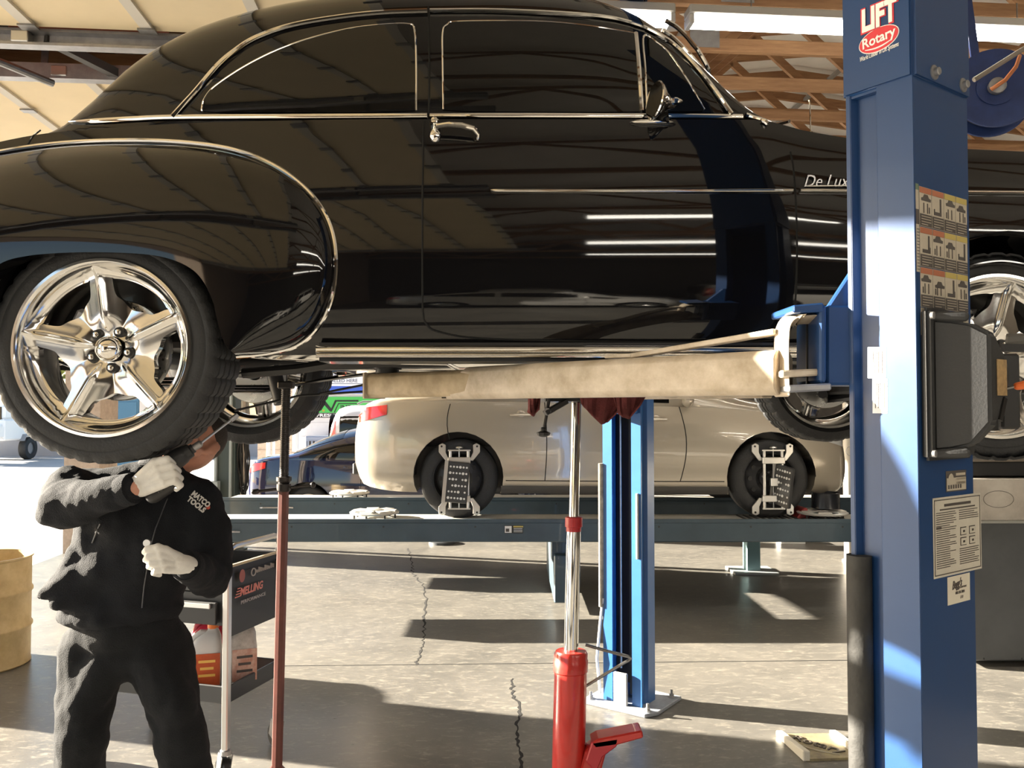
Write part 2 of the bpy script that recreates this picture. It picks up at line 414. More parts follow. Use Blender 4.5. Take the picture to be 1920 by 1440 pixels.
# strip lights
def strip_light(x0, x1, y, z, lab, grp):
    f = empty('strip_light', B((x0+x1)/2, y, z), lab, 'light', grp)
    bbox(MB(), x0+.02, x1-.02, y-.06, y+.06, z+.03, z+.085).build('housing', housing, f, smooth=False, bevel=.008)
    for q in (-.033, .033):
        MB().cyl(B(x0+.05, y+q, z), B(x1-.05, y+q, z), .019, 12).build('tube', tube_m, f)
    for xx in (x0+.035, x1-.035):
        bbox(MB(), xx-.015, xx+.015, y-.055, y+.055, z-.022, z+.03).build('lamp_holder', white, f, smooth=False, bevel=.004)
    for xx in (x0+.4, x1-.4):
        MB().cyl(B(xx, y, z+.085), B(xx, y, 4.1), .004, 6).build('hanger_rod', steel, f)
for i, (a, b) in enumerate(((.12, 1.34), (1.38, 3.80), (3.84, 6.26), (6.30, 8.72))):
    strip_light(a, b, 4.56, 3.90, ('short lit strip light just above the roof of the black car', 'long lit strip light ending behind the sleeve of the big blue column', 'long lit strip light above the blue hose reel', 'lit strip light at the far end of the row over the black car')[i], 'strip lights over the black car')
for k in range(3):  # unseen row, added to brighten the ceiling sheets and the rack
    strip_light(.3+2.47*k, .3+2.47*k+2.42, 8.99, 3.90, 'added lit strip light out of view over the alignment rack', 'added strip lights over the rack')
for y in (-2.3, -4.6, -6.9):
    for k in range(3):
        strip_light(.45+2.47*k, .45+2.47*k+2.42, y, 3.90, 'lit strip light over the empty side of the shop', 'strip lights behind the photographer')

# exterior: low wall, sign wall, pier, trees
lw = MB(); lw.box(V((-24, 30, .46)), (44, .2, .96)); lw.build('boundary_wall', M('grey_rendered_wall', (.33,.32,.335), .8, var=.1, scale=2), smooth=False, kind='structure', label='low grey rendered wall along the far side of the road')
swy = 18.0
sw = MB(); sx0 = at(548, 800, swy).x
sw.box(V((sx0+6, swy+.1, 2.4)), (12, .2, 4.9)); swo = sw.build('wall_outbuilding', wallw, smooth=False, kind='structure', label='white painted block wall of the outbuilding carrying two shop signs')
joint = M('block_joint', (.52,.52,.55), .9)
for k in range(9): MB().box(V((sx0+2.5, swy-.003, .2+.2*k*1.5)), (5, .012, .012)).build('mortar_line', joint, swo, smooth=False)
# signs
def plate(name, x0, y0, x1, y1, Y, mat, parent=None, t=.02, **kw):
    a, b = at(x0, y1, Y), at(x1, y0, Y)
    return MB().box(((a.x+b.x)/2, Y, (a.z+b.z)/2), (b.x-a.x, t, b.z-a.z)).build(name, mat, parent, smooth=False, **kw)
sg = empty('shop_sign', at(670, 745, swy-.05), 'white and blue sign reading GM engines installed here on white wall', 'sign')
Ys = swy-.03
plate('board', 594, 676, 760, 739, Ys, M('sign_white', (.78,.80,.84), .5), sg)
plate('blue_band', 596, 724, 760, 738, Ys-.012, M('sign_blue', (.035,.10,.50), .5), sg, .01)
inkb = M('sign_ink_blue', (.06,.09,.16), .6)
text('lettering', 'GM ENGINES', at(632, 706, Ys-.012), (1,0,0), UP, .105, inkb, sg, bold=.012)
text('lettering', 'INSTALLED HERE', at(636, 714, Ys-.012), (1,0,0), UP, .105, inkb, sg, bold=.012)
plate('rule', 602, 719, 740, 720, Ys-.012, inkb, sg, .006)
sg = empty('shop_sign', at(650, 770, swy-.05), 'green sign with large V and black strip reading fresh below', 'sign')
plate('board', 592, 744, 740, 774, Ys, M('sign_green', (.05,.42,.08), .5), sg)
plate('black_strip', 592, 775, 740, 783, Ys, dark, sg)
blk = M('sign_black', (.01,.01,.01), .6)
def pixpoly(name, pts, Y, mat, parent, t=.006):
    P = [at(a, b, Y) for a, b in pts]; n = len(P)
    return MB().add(P+[q+V((0,t,0)) for q in P], [tuple(range(n))]+[tuple(range(2*n-1, n-1, -1))]+[(i, (i+1) % n, n+(i+1) % n, n+i) for i in range(n)]).build(name, mat, parent, smooth=False)
pixpoly('letter_v', [(599,749),(608,749),(621,766),(628,750),(672,750),(672,753),(631,753),(622,772),(619,772)], Ys-.014, blk, sg)
pixpoly('letter_v_outline', [(626,773),(634,756),(672,756),(672,757.5),(635,757.5),(628,773)], Ys-.014, blk, sg)
text('lettering', 'INTAGE', at(660, 764, Ys-.012), (1,0,0), UP, .13, blk, sg, width=.5, bold=.02)
text('lettering', 'FRESH AIR', at(622, 779, Ys-.012), (1,0,0), UP, .09, M('sign_text_white', (.85,.85,.85), .6), sg, width=.66, bold=.02)
text('lettering', '10', at(606, 770, Ys-.012), (1,0,0), UP, .06, M('sign_text_orange', (.7,.2,.03), .6), sg, bold=.02)
# air conditioner standing before the wall
ac = empty('condenser_unit', at(620, 1000, swy-.5)*1, 'blue-grey metal condenser cabinet with vent fins against the white wall', 'air conditioner')
acm = M('condenser_blue_grey', (.20,.24,.33), .6); a0, a1 = at(572, 818, 17.5), at(690, 818, 17.5)
ac.location.z = -.02; WO[ac.name] = V(ac.location)
MB().box(((a0.x+a1.x)/2, 17.65, a0.z/2), (a1.x-a0.x, .35, a0.z)).build('cabinet', acm, ac, smooth=False, bevel=.02)
MB().box(((a0.x+a1.x)/2, 17.47, a0.z-.3), (a1.x-a0.x-.1, .02, .4)).build('grille_recess', dark, ac, smooth=False)
for k in range(16):
    x = a0.x+.08+k*(a1.x-a0.x-.16)/15
    MB().box((x, 17.455, a0.z-.3), (.03, .02, .4)).build('fin', acm, ac, smooth=False)
# block pier and conduits left of the outbuilding
pr = MB(); a, b = at(482, 800, 19), at(546, 800, 19)
pier = MB().box(((a.x+b.x)/2, 19.3, 2.2), (b.x-a.x, .5, 4.5)).build('block_pier', block, smooth=False, kind='structure', label='tan concrete block pier beside the white outbuilding wall')
for k in range(20): MB().box(((a.x+b.x)/2, 19.045, .22*k+.1), (b.x-a.x, .02, .015)).build('mortar_line', M('mortar_dark', (.25,.2,.16), .9), pier, smooth=False)
for px, r in ((504, .05), (513, .035), (556, .05)):
    q = at(px, 800, 17.8); MB().cyl((q.x, 17.8, -.02), (q.x, 17.8, 4.0), r, 10).build('downpipe', M('pale_pipe_%d' % px, (.62,.60,.58), .6), smooth=True, label={504:'thick pale downpipe against the tan block pier', 513:'slim pale downpipe against the tan block pier', 556:'pale downpipe at the corner of the white outbuilding'}[px], cat='pipe')

def foliage(mb, c, rad, n, size, seed, flat=1.0):
    rnd = random.Random(seed)
    for i in range(n):
        d = V((rnd.gauss(0,1), rnd.gauss(0,1), rnd.gauss(0,1))).normalized()*(rnd.random()**.4)
        p = V(c)+V((d.x*rad[0], d.y*rad[1], d.z*rad[2]))
        u = V((rnd.gauss(0,1), rnd.gauss(0,1), rnd.gauss(0,1))).normalized()*size*rnd.uniform(.5, 1.2); v = u.orthogonal().normalized()*size*.45
        mb.add([p-u, p+v, p+u, p-v], [(0,1,2,3)])
leafm = M('sunny_leaf', (.34,.36,.12), .7, var=.5, scale=1.5, col2=(.16,.2,.06)); barkm = M('bark', (.16,.11,.07), .9)
def tree(name, x, y, h, rx, label, seed, n=900, size=.28):
    t = empty(name, (x, y, -.02), label, 'tree'); rnd = random.Random(seed)
    tips = []
    mb = MB(); mb.tube([(x, y, -.1), (x+.1, y, h*.25), (x-.05, y+.1, h*.5)], [.22, .16, .11], 8); mb.build('trunk', barkm, t)
    for k in range(7):
        a = k*2.4+seed; e = V((x+math.cos(a)*rx*.7, y+math.sin(a)*rx*.7, h*rnd.uniform(.6, .95)))
        MB().tube([(x, y, h*.4), V((x, y, h*.5)).lerp(e, .5)+V((0,0,.3)), e], [.09, .06, .02], 6).build('branch', barkm, t)
    mb = MB(); foliage(mb, (x, y, h*.75), (rx, rx, h*.33), n, size, seed)
    mb.build('foliage', leafm, t, smooth=False)
tree('tree', -19, 36, 7, 3.6, 'broad sunlit tree behind the low grey wall', 3, 1600)
tree('tree', -27, 34, 5, 3.0, 'shorter sunlit tree behind the low grey wall near the parked off-roader', 4, 1200)
tree('tree', -11, 34, 6, 3.2, 'sunlit tree behind the low wall next to the block pier', 9, 1400)
tree('tree', -17, -4, 6.5, 3.4, 'sparse desert tree across the drive from the neighbouring bay', 5, 1100, .2)
tree('tree', -22, -12, 6, 3.2, 'small desert tree farther down the drive', 6, 900, .2)
for i, (x, y, s) in enumerate(((-20.5, 31.5, 1.0), (-18.6, 31.6, .9), (-16.5, 31.4, 1.1))):
    b = empty('bush', (x, y, -.02), ('dry yellow bush behind the low grey wall, middle of three', 'dry yellow bush behind the low grey wall, towards the white building', 'dry yellow bush behind the low grey wall, near the off-roader')[(1, 0, 1)[i] if i != 0 else 2], 'bush')
    mb = MB(); foliage(mb, (x, y, .9*s), (1.0*s, .8, .8*s), 500, .15, 20+i); mb.build('foliage', M('dry_leaf', (.55,.50,.22), .8), b, smooth=False)
    MB().cyl((x, y, -.02), (x, y, .6), .05, 6).build('stem', barkm, b)
bd = empty('roadside_building', (-34, -16, -.02), 'low tan building with dark windows across the road', 'building')
MB().box((-34, -16, 1.9), (4, 26, 3.9)).build('wall', M('tan_stucco', (.52,.40,.30), .9), bd, smooth=False)
MB().box((-33.9, -16, 3.95), (4.6, 27, .25)).build('roof', M('roof_brown', (.25,.16,.12), .8), bd, smooth=False)
for k in range(5): MB().box((-31.98, -26+5*k, 1.7), (.06, 2.2, 1.4)).build('window', glassd, bd, smooth=False)
# ------------------------------------------------------------------ car shells
class Shell:
    """side surface of a car body in its own frame: x along the car, z up, w half width"""
    def __init__(s, zr, zb, zt, ws, wg, prof, n=3.0):
        s.zr, s.zb, s.zt, s.ws, s.wg, s.n = [pchip(*zip(*q)) for q in (zr, zb, zt, ws, wg)] + [n]
        s.prof = pchip(*zip(*prof)); s.pt = [q[0] for q in prof]
    def w(s, x, z):
        zr, zb, zt = s.zr(x), s.zb(x), s.zt(x)
        if z <= zb: return s.prof(max(0, min(1, (z-zr)/max(1e-4, zb-zr))))*s.ws(x)
        k = min(.9999, (z-zb)/max(1e-3, zt-zb)); return s.wg(x)*(1-k**s.n)**(1/s.n)
    def ring(s, x, yc, sgn=-1, nl=14, nu=16):
        zr, zb, zt = s.zr(x), s.zb(x), s.zt(x); half = [(0, zr+.02), (s.w(x, zr)*.85, zr+.01)]
        for i in range(nl+1):
            t = i/nl; half.append((s.prof(t)*s.ws(x), zr+(zb-zr)*t))
        half.append((min(s.wg(x), s.prof(1)*s.ws(x)), zb+.004))
        for i in range(1, nu):
            a = PI/2*i/nu; c, d = math.cos(a)**(2/s.n), math.sin(a)**(2/s.n); half.append((s.wg(x)*c, zb+.004+(zt-zb)*d))
        half.append((0, zt+.004))
        return [V((x, yc+sgn*p[0], p[1])) for p in half] + [V((x, yc-sgn*p[0], p[1])) for p in half[-2:0:-1]]
    def mesh(s, xs, yc):
        return MB().loft([s.ring(x, yc) for x in xs])
def arc_stations(a, b, n):
    """stations from a to b, closer together at both ends"""
    return [a+(b-a)*(.5-.5*math.cos(PI*i/n)) for i in range(n+1)]

# ------------------------------------------------------------------ the black car on the lift
CYC = 3.50
P_ = [(0,.800),(.05,.825),(.16,.855),(.38,.872),(.6,.868),(.8,.845),(.92,.822),(1,.800)]
shell = Shell(
    zr=[(-2.45,2.10),(-2.2,1.93),(-1.9,1.88),(-.5,1.875),(1.4,1.875),(2.2,1.90),(2.55,1.98)],
    zb=[(-2.45,2.30),(-2.2,2.45),(-1.9,2.56),(-1.5,2.635),(-.9,2.652),(0,2.652),(.8,2.650),(.98,2.61),(1.3,2.565),(1.9,2.535),(2.3,2.50),(2.55,2.35)],
    zt=[(-2.45,2.34),(-2.2,2.53),(-1.95,2.635),(-1.7,2.69),(-1.58,2.715),(-1.47,2.84),(-1.32,3.025),(-1.13,3.15),(-.95,3.215),(-.75,3.26),(-.45,3.29),(-.1,3.295),(.2,3.275),(.40,3.215),(.56,3.10),(.70,2.935),(.84,2.745),(.93,2.68),(1.03,2.635),(1.15,2.612),(1.6,2.595),(2.1,2.56),(2.35,2.50),(2.55,2.38)],
    ws=[(-2.45,.60),(-2.3,.82),(-2.0,.90),(-1.6,.91),(-1.0,.965),(-.4,1.0),(1.2,1.0),(2.0,.985),(2.35,.92),(2.55,.6)],
    wg=[(-2.45,.30),(-2.1,.50),(-1.75,.60),(-1.5,.69),(-1.2,.735),(-.8,.755),(-.3,.775),(.3,.775),(.6,.755),(.85,.735),(1.0,.74),(1.3,.72),(2.0,.66),(2.55,.35)],
    prof=P_, n=3.0)
def car_pt(px, py, off=0.0, Yguess=2.7):
    Y = Yguess
    for _ in range(14):
        p = at(px, py, Y); Yn = CYC-shell.w(p.x, p.z)-off; Y = .5*Y+.5*Yn
    return at(px, py, Y)
def trace(pix, off=0.0, n=5, closed=False):
    q = smooth_path([V((a, b, 0)) for a, b in pix], n, closed); return [car_pt(p.x, p.y, off) for p in q]
car = empty('classic_car', V((.1, CYC, 1.86)), 'glossy black vintage two-door sedan raised on the blue lift', 'car')
car_body = shell.mesh([-2.45,-2.40,-2.32,-2.2,-2.05]+[-1.9+.05*i for i in range(60)]+[1.1+.1*i for i in range(12)]+[2.3,2.4,2.48,2.55], CYC).build('body', black, car, angle=50)
HUB_R = at(191, 652, 2.64); HUB_F = at(1872, 668, 2.66)
cut(car_body, [MB().cyl((HUB_R.x, 2.0, HUB_R.z+.02), (HUB_R.x, 5.0, HUB_R.z+.02), .40, 40), MB().cyl((HUB_F.x, 2.0, HUB_F.z+.02), (HUB_F.x, 5.0, HUB_F.z+.02), .365, 40)])
car_body.data.polygons.foreach_set('use_smooth', [True]*len(car_body.data.polygons))
# wheel housings and floor pan (dark)
fp = MB()
fp.box((.1, CYC, 2.06), (3.9, 1.30, .30)); fp.build('floor_pan', darkm, car, smooth=False, bevel=.02)
for hub, r in ((HUB_R, .425), (HUB_F, .372)):
    for sg_ in (-1, 1):
        y0, y1 = CYC+sg_*.50, CYC+sg_*.905; mb = MB(); ringA, ringB, ringC = [], [], []
        for k in range(25):
            a = PI*k/24-.0; c = V((hub.x+r*math.cos(a), 0, hub.z+.02+r*math.sin(a)))
            ringA.append(V((c.x, y0, c.z))); ringB.append(V((c.x, y1, c.z))); ringC.append(V((hub.x, y0, hub.z+.1)))
        mb.grid([ringC, ringA, ringB]).build('wheel_housing', darkm, car)

def patch(top, bot, nx=24, ny=10, off=.004):
    T = smooth_path([V((a, b, 0)) for a, b in top], 6); Bt = smooth_path([V((a, b, 0)) for a, b in bot], 6)
    def pick(L, t):
        f = t*(len(L)-1); i = min(int(f), len(L)-2); return L[i].lerp(L[i+1], f-i)
    G = []
    for j in range(ny+1):
        row = []
        for i in range(nx+1):
            q = pick(Bt, i/nx).lerp(pick(T, i/nx), j/ny); row.append(car_pt(q.x, q.y, off))
        G.append(row)
    return MB().grid(G)
def mirrored(name, mb, mat, side=True, **kw):
    """build the near-side piece and its twin on the far side"""
    a = mb.build(name, mat, car, **kw)
    m2 = MB(); m2.v = [V((p.x, 2*CYC-p.y, p.z)) for p in mb.v]; m2.f = list(mb.f); b = m2.build(name, mat, car, **kw)
    return a, b
# glass
mirrored('quarter_window', patch([(379,206),(384,186),(405,160),(470,118),(547,83),(640,57),(710,47),(766,45),(778,56)], [(379,208),(430,211),(600,211),(700,210),(779,207)]), glassd)
mirrored('door_window', patch([(832,60),(840,46),(862,40),(1000,41),(1100,49),(1190,63)], [(831,206),(900,209),(1100,210),(1202,209)]), glassd)
mirrored('vent_window', patch([(1208,68),(1232,80),(1256,102),(1290,152),(1318,200)], [(1216,208),(1250,209),(1290,209),(1319,208)]), glassd)
# chrome outlines
def strip(name, pix, r, off=.002, n=6, closed=False, mat=chrome, flat=None, k=8):
    P = trace(pix, off, n, closed); return mirrored(name, MB().tube(P, r, k, closed), mat)
strip('quarter_window_trim', [(378,208),(383,186),(405,160),(470,118),(547,83),(640,57),(710,47),(764,45),(777,56),(780,120),(780,207)], .0035)
strip('door_window_trim', [(831,205),(830,120),(830,62),(838,47),(862,40),(1000,40),(1100,48),(1192,63)], .0035)
strip('vent_post', [(1192,63),(1198,130),(1203,208)], .009)
strip('vent_window_trim', [(1213,208),(1210,130),(1207,68),(1232,80),(1256,102),(1290,152),(1320,205)], .004)
strip('drip_rail', [(323,218),(345,194),(367,170),(407,123),(440,95),(480,70),(547,47),(640,31),(720,23),(801,20)], (.008), off=.010)
strip('drip_rail', [(806,20),(933,20),(1107,29),(1187,44),(1240,68),(1280,98),(1330,155),(1372,213)], .008, off=.010)
def belt(pix, r0, r1): 
    P = trace(pix, .004, 6); n = len(P)
    return mirrored('belt_moulding', MB().tube(P, [((r0+(r1-r0)*min(1, 6*i/n)), .008) for i in range(n)], 10, flat=(0,0,1)), chrome)
belt([(132,229),(180,227),(250,223),(323,220),(500,219),(700,218),(801,217)], .004, .0095)
belt([(806,217),(1000,217),(1200,218),(1392,219)], .0085, .0095)
sp = lambda pix, a, b: mirrored('side_spear', MB().tube(trace(pix, .004, 6), [(a if i == 0 else b, .009) for i in range(len(trace(pix, .004, 6)))], 10, flat=(0,0,1)), chrome)
sp([(920,357),(960,357.5),(1100,358),(1300,358),(1486,357)], .001, .0065)
sp([(1500,357),(1600,358),(1750,359.5),(1900,361),(2100,362)], .006, .0065)
# seams
seam = M('panel_gap', (.001,.001,.001), .8)
for pix in ([(803,14),(804,60),(805,120),(804,214)], [(797,226),(794,240),(793,300),(792,400),(792,520),(793,585),(800,608),(822,622),(900,634),(1100,640),(1400,641),(1470,630),(1488,590),(1494,500),(1493,400),(1488,320),(1482,285)], [(52,272),(62,256),(76,244)]):
    strip('panel_gap', pix, .0035, off=-.0005, mat=seam, k=6)
# rocker moulding: two-step chrome strip
def rocker(y0, y1, bulge):
    G = []
    for i in range(50):
        t = i/49; px = 592+t*(1560-592); row = []
        for j in range(7):
            s_ = j/6; q = at(px-(6 if 0 else 0)+ (14*(1-s_) if t == 0 else 0)*0, y0+(y1-y0)*s_, CYC-.845-bulge*math.sin(PI*s_)-.006); row.append(q)
        G.append(row)
    return MB().grid(G)
mirrored('rocker_moulding', rocker(648, 661, .012), chrome)
mirrored('rocker_moulding', rocker(662, 671, .016), chrome)
mb = MB(); a = at(600, 640, CYC-.83); b = at(1560, 675, CYC-.83)
mirrored('sill', MB().box(((a.x+b.x)/2, CYC-.76, (a.z+b.z)/2-.005), (b.x-a.x, .16, a.z-b.z)), darkm, smooth=False)

# rear fender, a pontoon bulging from the body
fo = [(446,669),(500,664),(560,648),(600,612),(623,560),(631,500),(625,440),(602,388),(560,342),(500,304),(430,280),(340,268),(240,265),(120,270),(0,287),(-140,318),(-290,368),(-420,450),(-480,550),(-460,650)]
fi = [(432,657),(424,649),(413,622),(406,595),(400,568),(391,546),(380,526),(365,509),(345,496),(320,486),(290,479),(250,475),(200,473),(150,473),(100,475),(50,480),(5,492),(-40,525),(-70,575),(-84,650)]
FO = smooth_path([V((a, b, 0)) for a, b in fo], 5); FI = smooth_path([V((a, b, 0)) for a, b in fi], 5)
def fender():
    G = []; N = 14
    for a, b in zip(FO, FI):
        row = []; pa = at(a.x, a.y, 2.72); w0 = max(.70, shell.w(max(-2.2, pa.x), pa.z)-.012); w1 = .948
        for j in range(N+1):
            s_ = j/N; q = a.lerp(b, s_); k = (1-(1-s_)**2.3)**.55
            wv = w0+(w1-w0)*k; row.append(at(q.x, q.y, CYC-wv))
        q = row[-1]; row.append(q+V((0,.02,.006))); row.append(q+V((0,.10,.012)))
        G.append(row)
    return MB().grid(G), [r[0] for r in G]
fm, edge = fender()
mirrored('rear_fender', fm, black, angle=60)
eb = [e+V((0,-.012,0)) for e in edge]
mirrored('fender_bead', MB().tube(eb, .0075, 8), chrome)
# front fender crease over the wheel
strip('front_wheel_lip', [(1700,660),(1712,600),(1745,545),(1795,508),(1850,492),(1900,492),(1960,510),(2010,550),(2040,610)], .006, off=.002, mat=black)
# windscreen surround, wipers, cowl vent
fr = MB().tube(trace([(1262,56),(1287,81),(1333,133),(1377,182),(1412,219)], .004, 6), .011, 8)
mirrored('windscreen_frame', MB().tube([V((p.x+.02, p.y+.10, p.z+.012)) for p in trace([(1240,42),(1262,56),(1287,81),(1333,133),(1377,182),(1412,219)], 0, 6)], .010, 8), chrome)
mb = MB(); G = []
for i in range(13):
    t = i/12; x = .50+.40*t; z0 = shell.zt(x); row = []
    for j in range(17):
        y = CYC-.52+1.04*j/16; k = abs(j-8)/8; row.append(V((x+.006, y, shell.zb(x)+(z0-shell.zb(x))*(1-(abs(y-CYC)/shell.wg(x))**3)**(1/3)+.006)))
    G.append(row)
mb.grid(G).build('windscreen', glassd, car)
mirrored('cowl_trim', MB().tube(trace([(1398,216),(1415,221),(1432,226),(1440,232)], .01, 5), [.01]*3+[.008]*13, 8), chrome)
for sg_ in (-.35, .1):
    MB().tube([(.98, CYC+sg_-.25, 2.715), (.90, CYC+sg_, 2.76), (.82, CYC+sg_+.2, 2.80)], .006, 6).build('wiper', chrome, car)
hv = at(1452, 250, 3.1)
MB().tube([at(1440,240,2.95), at(1449,243,2.95), at(1458,240,2.96), at(1463,249,2.96), at(1466,258,2.97), at(1478,266,2.98)], [.006,.010,.011,.009,.007,.004], 8).build('cowl_vent', chrome, car)
# aerial on the far fender
b0, b1 = at(1521, 268, 3.95), at(1518, 188, 3.95)
ae = MB().lathe([(.016,0),(.014,.012),(.006,.02),(.0035,.03),(.0035,(b1-b0).length-.01),(.006,(b1-b0).length)], 8, b0, b1-b0).build('aerial', chrome, car)
# door handle
hq = lambda px, py, o: car_pt(px, py, o)
mb = MB(); mb.tube([hq(818,236,.034), hq(840,233,.04), hq(866,235,.04), hq(888,241,.034), hq(897,252,.018), hq(896,262,.002)], [.0085,.0095,.0095,.009,.007,.005], 10)
dh = mb.build('door_handle', chrome, car)
mb = MB(); mb.lathe([(.019,-.002),(.019,.016),(.014,.026),(.011,.042),(.0105,.05),(.006,.051)], 18, hq(817,236,0), V((0,-1,.05))); mb.build('lock_cylinder', chrome, dh)
mb = MB(); mb.sphere(hq(816,254,.004), .024, 12, 8, (.75,.5,1.0)); mb.build('escutcheon', chrome, dh)
# door mirror
m0 = hq(1243, 228, .004)
mr = MB(); mr.sphere(car_pt(1222,229,.004), .043, 14, 8, (1.7,.35,.22)); mrr = mr.build('mirror', chrome, car)
mb = MB(); mb.tube([car_pt(1243,228,.015), car_pt(1244,210,.05), car_pt(1247,193,.075)], [(.022,.010),(.016,.009),(.012,.009)], 10, flat=(1,0,0)); mb.build('mirror_stem', black, mrr)
hd = car_pt(1244,190,.08); ax = V((-.93,-.30,.10)).normalized()
mb = MB(); mb.lathe([(.010,-.055),(.022,-.03),(.045,-.004),(.060,.012),(.062,.018),(.058,.021),(.002,.022)], 28, hd+V((-.012,0,0)), ax); mb.build('mirror_head', chrome, mrr)
mb = MB(); mb.lathe([(.012,0),(.012,.03),(.006,.045),(.001,.05)], 10, hd+V((.012,0,0)), V((1,-.05,.0))); mb.build('mirror_knob', chrome, mrr)
# script on the front fender
q = car_pt(1553, 341, .002); text('fender_script', 'De Luxe', q, (1,0,0), (0,-.05,1), .055, M('script_chrome', (.35,.34,.33), .25, 1.0), car, depth=.003, shear=.35, width=.165, off=.003)
mb = MB().tube([car_pt(1512,349,.006), car_pt(1596,348,.006)], .002, 6); mb.build('script_underline', chrome, car)

# ------------------------------------------------------------------ the car's wheels
groove_m = M('lug_black', (.01,.01,.01), .5); rotor_m = M('drilled_rotor', (.55,.55,.54), .3, 1.0, rvar=.08, scale=30); calm = M('caliper_grey', (.30,.30,.31), .5, .6)
def make_wheel(name, hub, R, rr, ang, width=.26, outer=-1, lab=None):
    """hub: centre of the outer face; outer = -1 faces the camera"""
    c = V(hub); ax = V((0, outer, 0)); wh = empty(name, c) if False else None
    u, v_ = V((1,0,0)), UP
    root = empty('wheel', c); root.parent = car; root.location = c-WO[car.name]
    prof = [(rr-.004,-width+.02),(rr+.01,-width+.006),(R-.05,-width-.004),(R-.012,-width+.012),(R-.002,-width+.03)]
    for k in range(4):
        h = -width+.045+k*.048; prof += [(R,h),(R,h+.034),(R-.009,h+.036),(R-.009,h+.044)]
    prof += [(R,-.025),(R-.006,-.012),(R-.020,-.0015),(R-.036,.0015),(R-.040,-.0005),(R-.046,.0015),(rr+.03,.004),(rr+.010,.002),(rr-.002,-.006),(rr-.004,-.02)]
    ns = 180; idx = [i for i, q in enumerate(prof) if q[0] > R-.025]
    mb = MB(); mb.lathe(prof, ns, c, ax, closed=True, mod=lambda i, k: (-.006 if (k % 5 == 0 and i in idx) else 0)); mb.build('tyre', rubber, root, angle=40)
    mb = MB(); mb.lathe([(rr-.012,-width+.03),(rr+.004,-width+.01),(rr-.008,-width+.012),(rr-.035,-width+.06),(rr-.04,-.12),(rr-.030,-.05),(rr-.020,-.012),(rr-.012,.004),(rr-.006,.010),(rr+.003,.009),(rr+.006,.0),(rr-.002,-.02)], 96, c, ax, closed=True)
    mb.build('rim', polish, root, angle=40)
    # five-spoke face: polar strips around each window
    def hgt(r, ph):              # height of the face below the lip plane
        base = -.052-.012*(1-r/rr); sp_ = abs(((ph-ang+PI/5*1) % (2*PI/5))-PI/5)  # angle from spoke centre
        dd = r*math.sin(min(sp_, PI/2)); crest = .010*math.exp(-(dd/.008)**2)+.020*math.exp(-(dd/.05)**2); f_ = max(0, min(1, (r-.045)/.07)); return base+crest*f_*f_*(3-2*f_)
    def rin(ph):
        a = abs(((ph-ang) % (2*PI/5))-PI/5)     # angle from window centre, 0..36deg
        flank = .037/max(.02, math.sin(PI/5-a)); sc = rr*.545-.010*math.cos(a*9)
        k = 40.0; return math.log(math.exp(k*flank)+math.exp(k*sc))/k
    ro = rr-.052; N = 300; inn, out = [], []
    for i in range(N):
        ph = 2*PI*i/N; e = (u*math.cos(ph)+v_*math.sin(ph))
        ri = min(rin(ph), ro-.0005); a = abs(((ph-ang) % (2*PI/5))-PI/5)
        rou = ro-.02*max(0, (a/(PI/5)-.45))**1.5 if ri < ro-.02 else ro
        rou = max(rou, ri+.0004)
        row = [c+e*r+ax*hgt(r, ph) for r in [.02+(ri-.02)*j/12 for j in range(13)]]; inn.append(row+([row[-1]-ax*.012, row[-1]-ax*.03] if ri < rou-.002 else [row[-1]]*2))
        out.append([c+e*r+ax*(hgt(r, ph)*(1-((r-rou)/(rr-.014-rou))**2*.9)) for r in [rou+(rr-.014-rou)*j/6 for j in range(7)]]); out[-1] = ([out[-1][0]-ax*.03, out[-1][0]-ax*.012] if ri < rou-.002 else [out[-1][0]]*2)+out[-1]
    inn.append(inn[0]); out.append(out[0]); mb = MB(); mb.grid(inn); mb.grid(out)
    sp_o = mb.build('spokes', polish, root, angle=60)
    bm = bmesh.new(); bm.from_mesh(sp_o.data); bmesh.ops.remove_doubles(bm, verts=bm.verts, dist=.0006); bmesh.ops.recalc_face_normals(bm, faces=bm.faces); bm.to_mesh(sp_o.data); bm.free()
    mb = MB(); mb.lathe([(.040,-.052),(.042,-.036),(.037,-.026),(.030,-.020),(.020,-.012),(.010,-.008),(.001,-.007)], 32, c, ax); mb.build('hub_cap', chrome, root)
    for k in range(5):
        ph = ang+PI/5+2*PI*k/5; e = (u*math.cos(ph)+v_*math.sin(ph)); q = c+e*.062
        mb = MB(); mb.lathe([(.0165,-.062),(.0165,-.048),(.012,-.046)], 16, q, ax); lp = mb.build('lug_recess', groove_m, root)
        mb = MB(); mb.lathe([(.0095,-.055),(.0095,-.040),(.007,-.036),(.001,-.035)], 12, q, ax); mb.build('lug_nut', chrome, root)
    mb = MB(); mb.lathe([(.05,-.15),(.165,-.15),(.168,-.145),(.168,-.125),(.165,-.12),(.05,-.12)], 48, c, ax, closed=True); ro_ = mb.build('brake_rotor', rotor_m, root)
    mb = MB()
    for k in range(30):
        ph = 2*PI*k/30; 
        for rad, d in ((.148, 0), (.128, .07), (.108, .14)):
            q = c+(u*math.cos(ph+d)+v_*math.sin(ph+d))*rad; mb.lathe([(.0045,-.1205),(.0045,-.1195)], 8, q, ax)
    o = mb.build('drill_holes', groove_m, ro_); o['kind'] = 'stuff'
    q = c+ax*-.135+V((-.13,0,.06)); MB().box(q, (.07,.09,.15), Matrix.Rotation(.45, 3, 'Y')).build('caliper', calm, root, bevel=.012)
    return root
W1 = make_wheel('wheel', HUB_R, .372, .283, math.radians(97))
W2 = make_wheel('wheel', HUB_F, .335, .262, math.radians(76), .22)
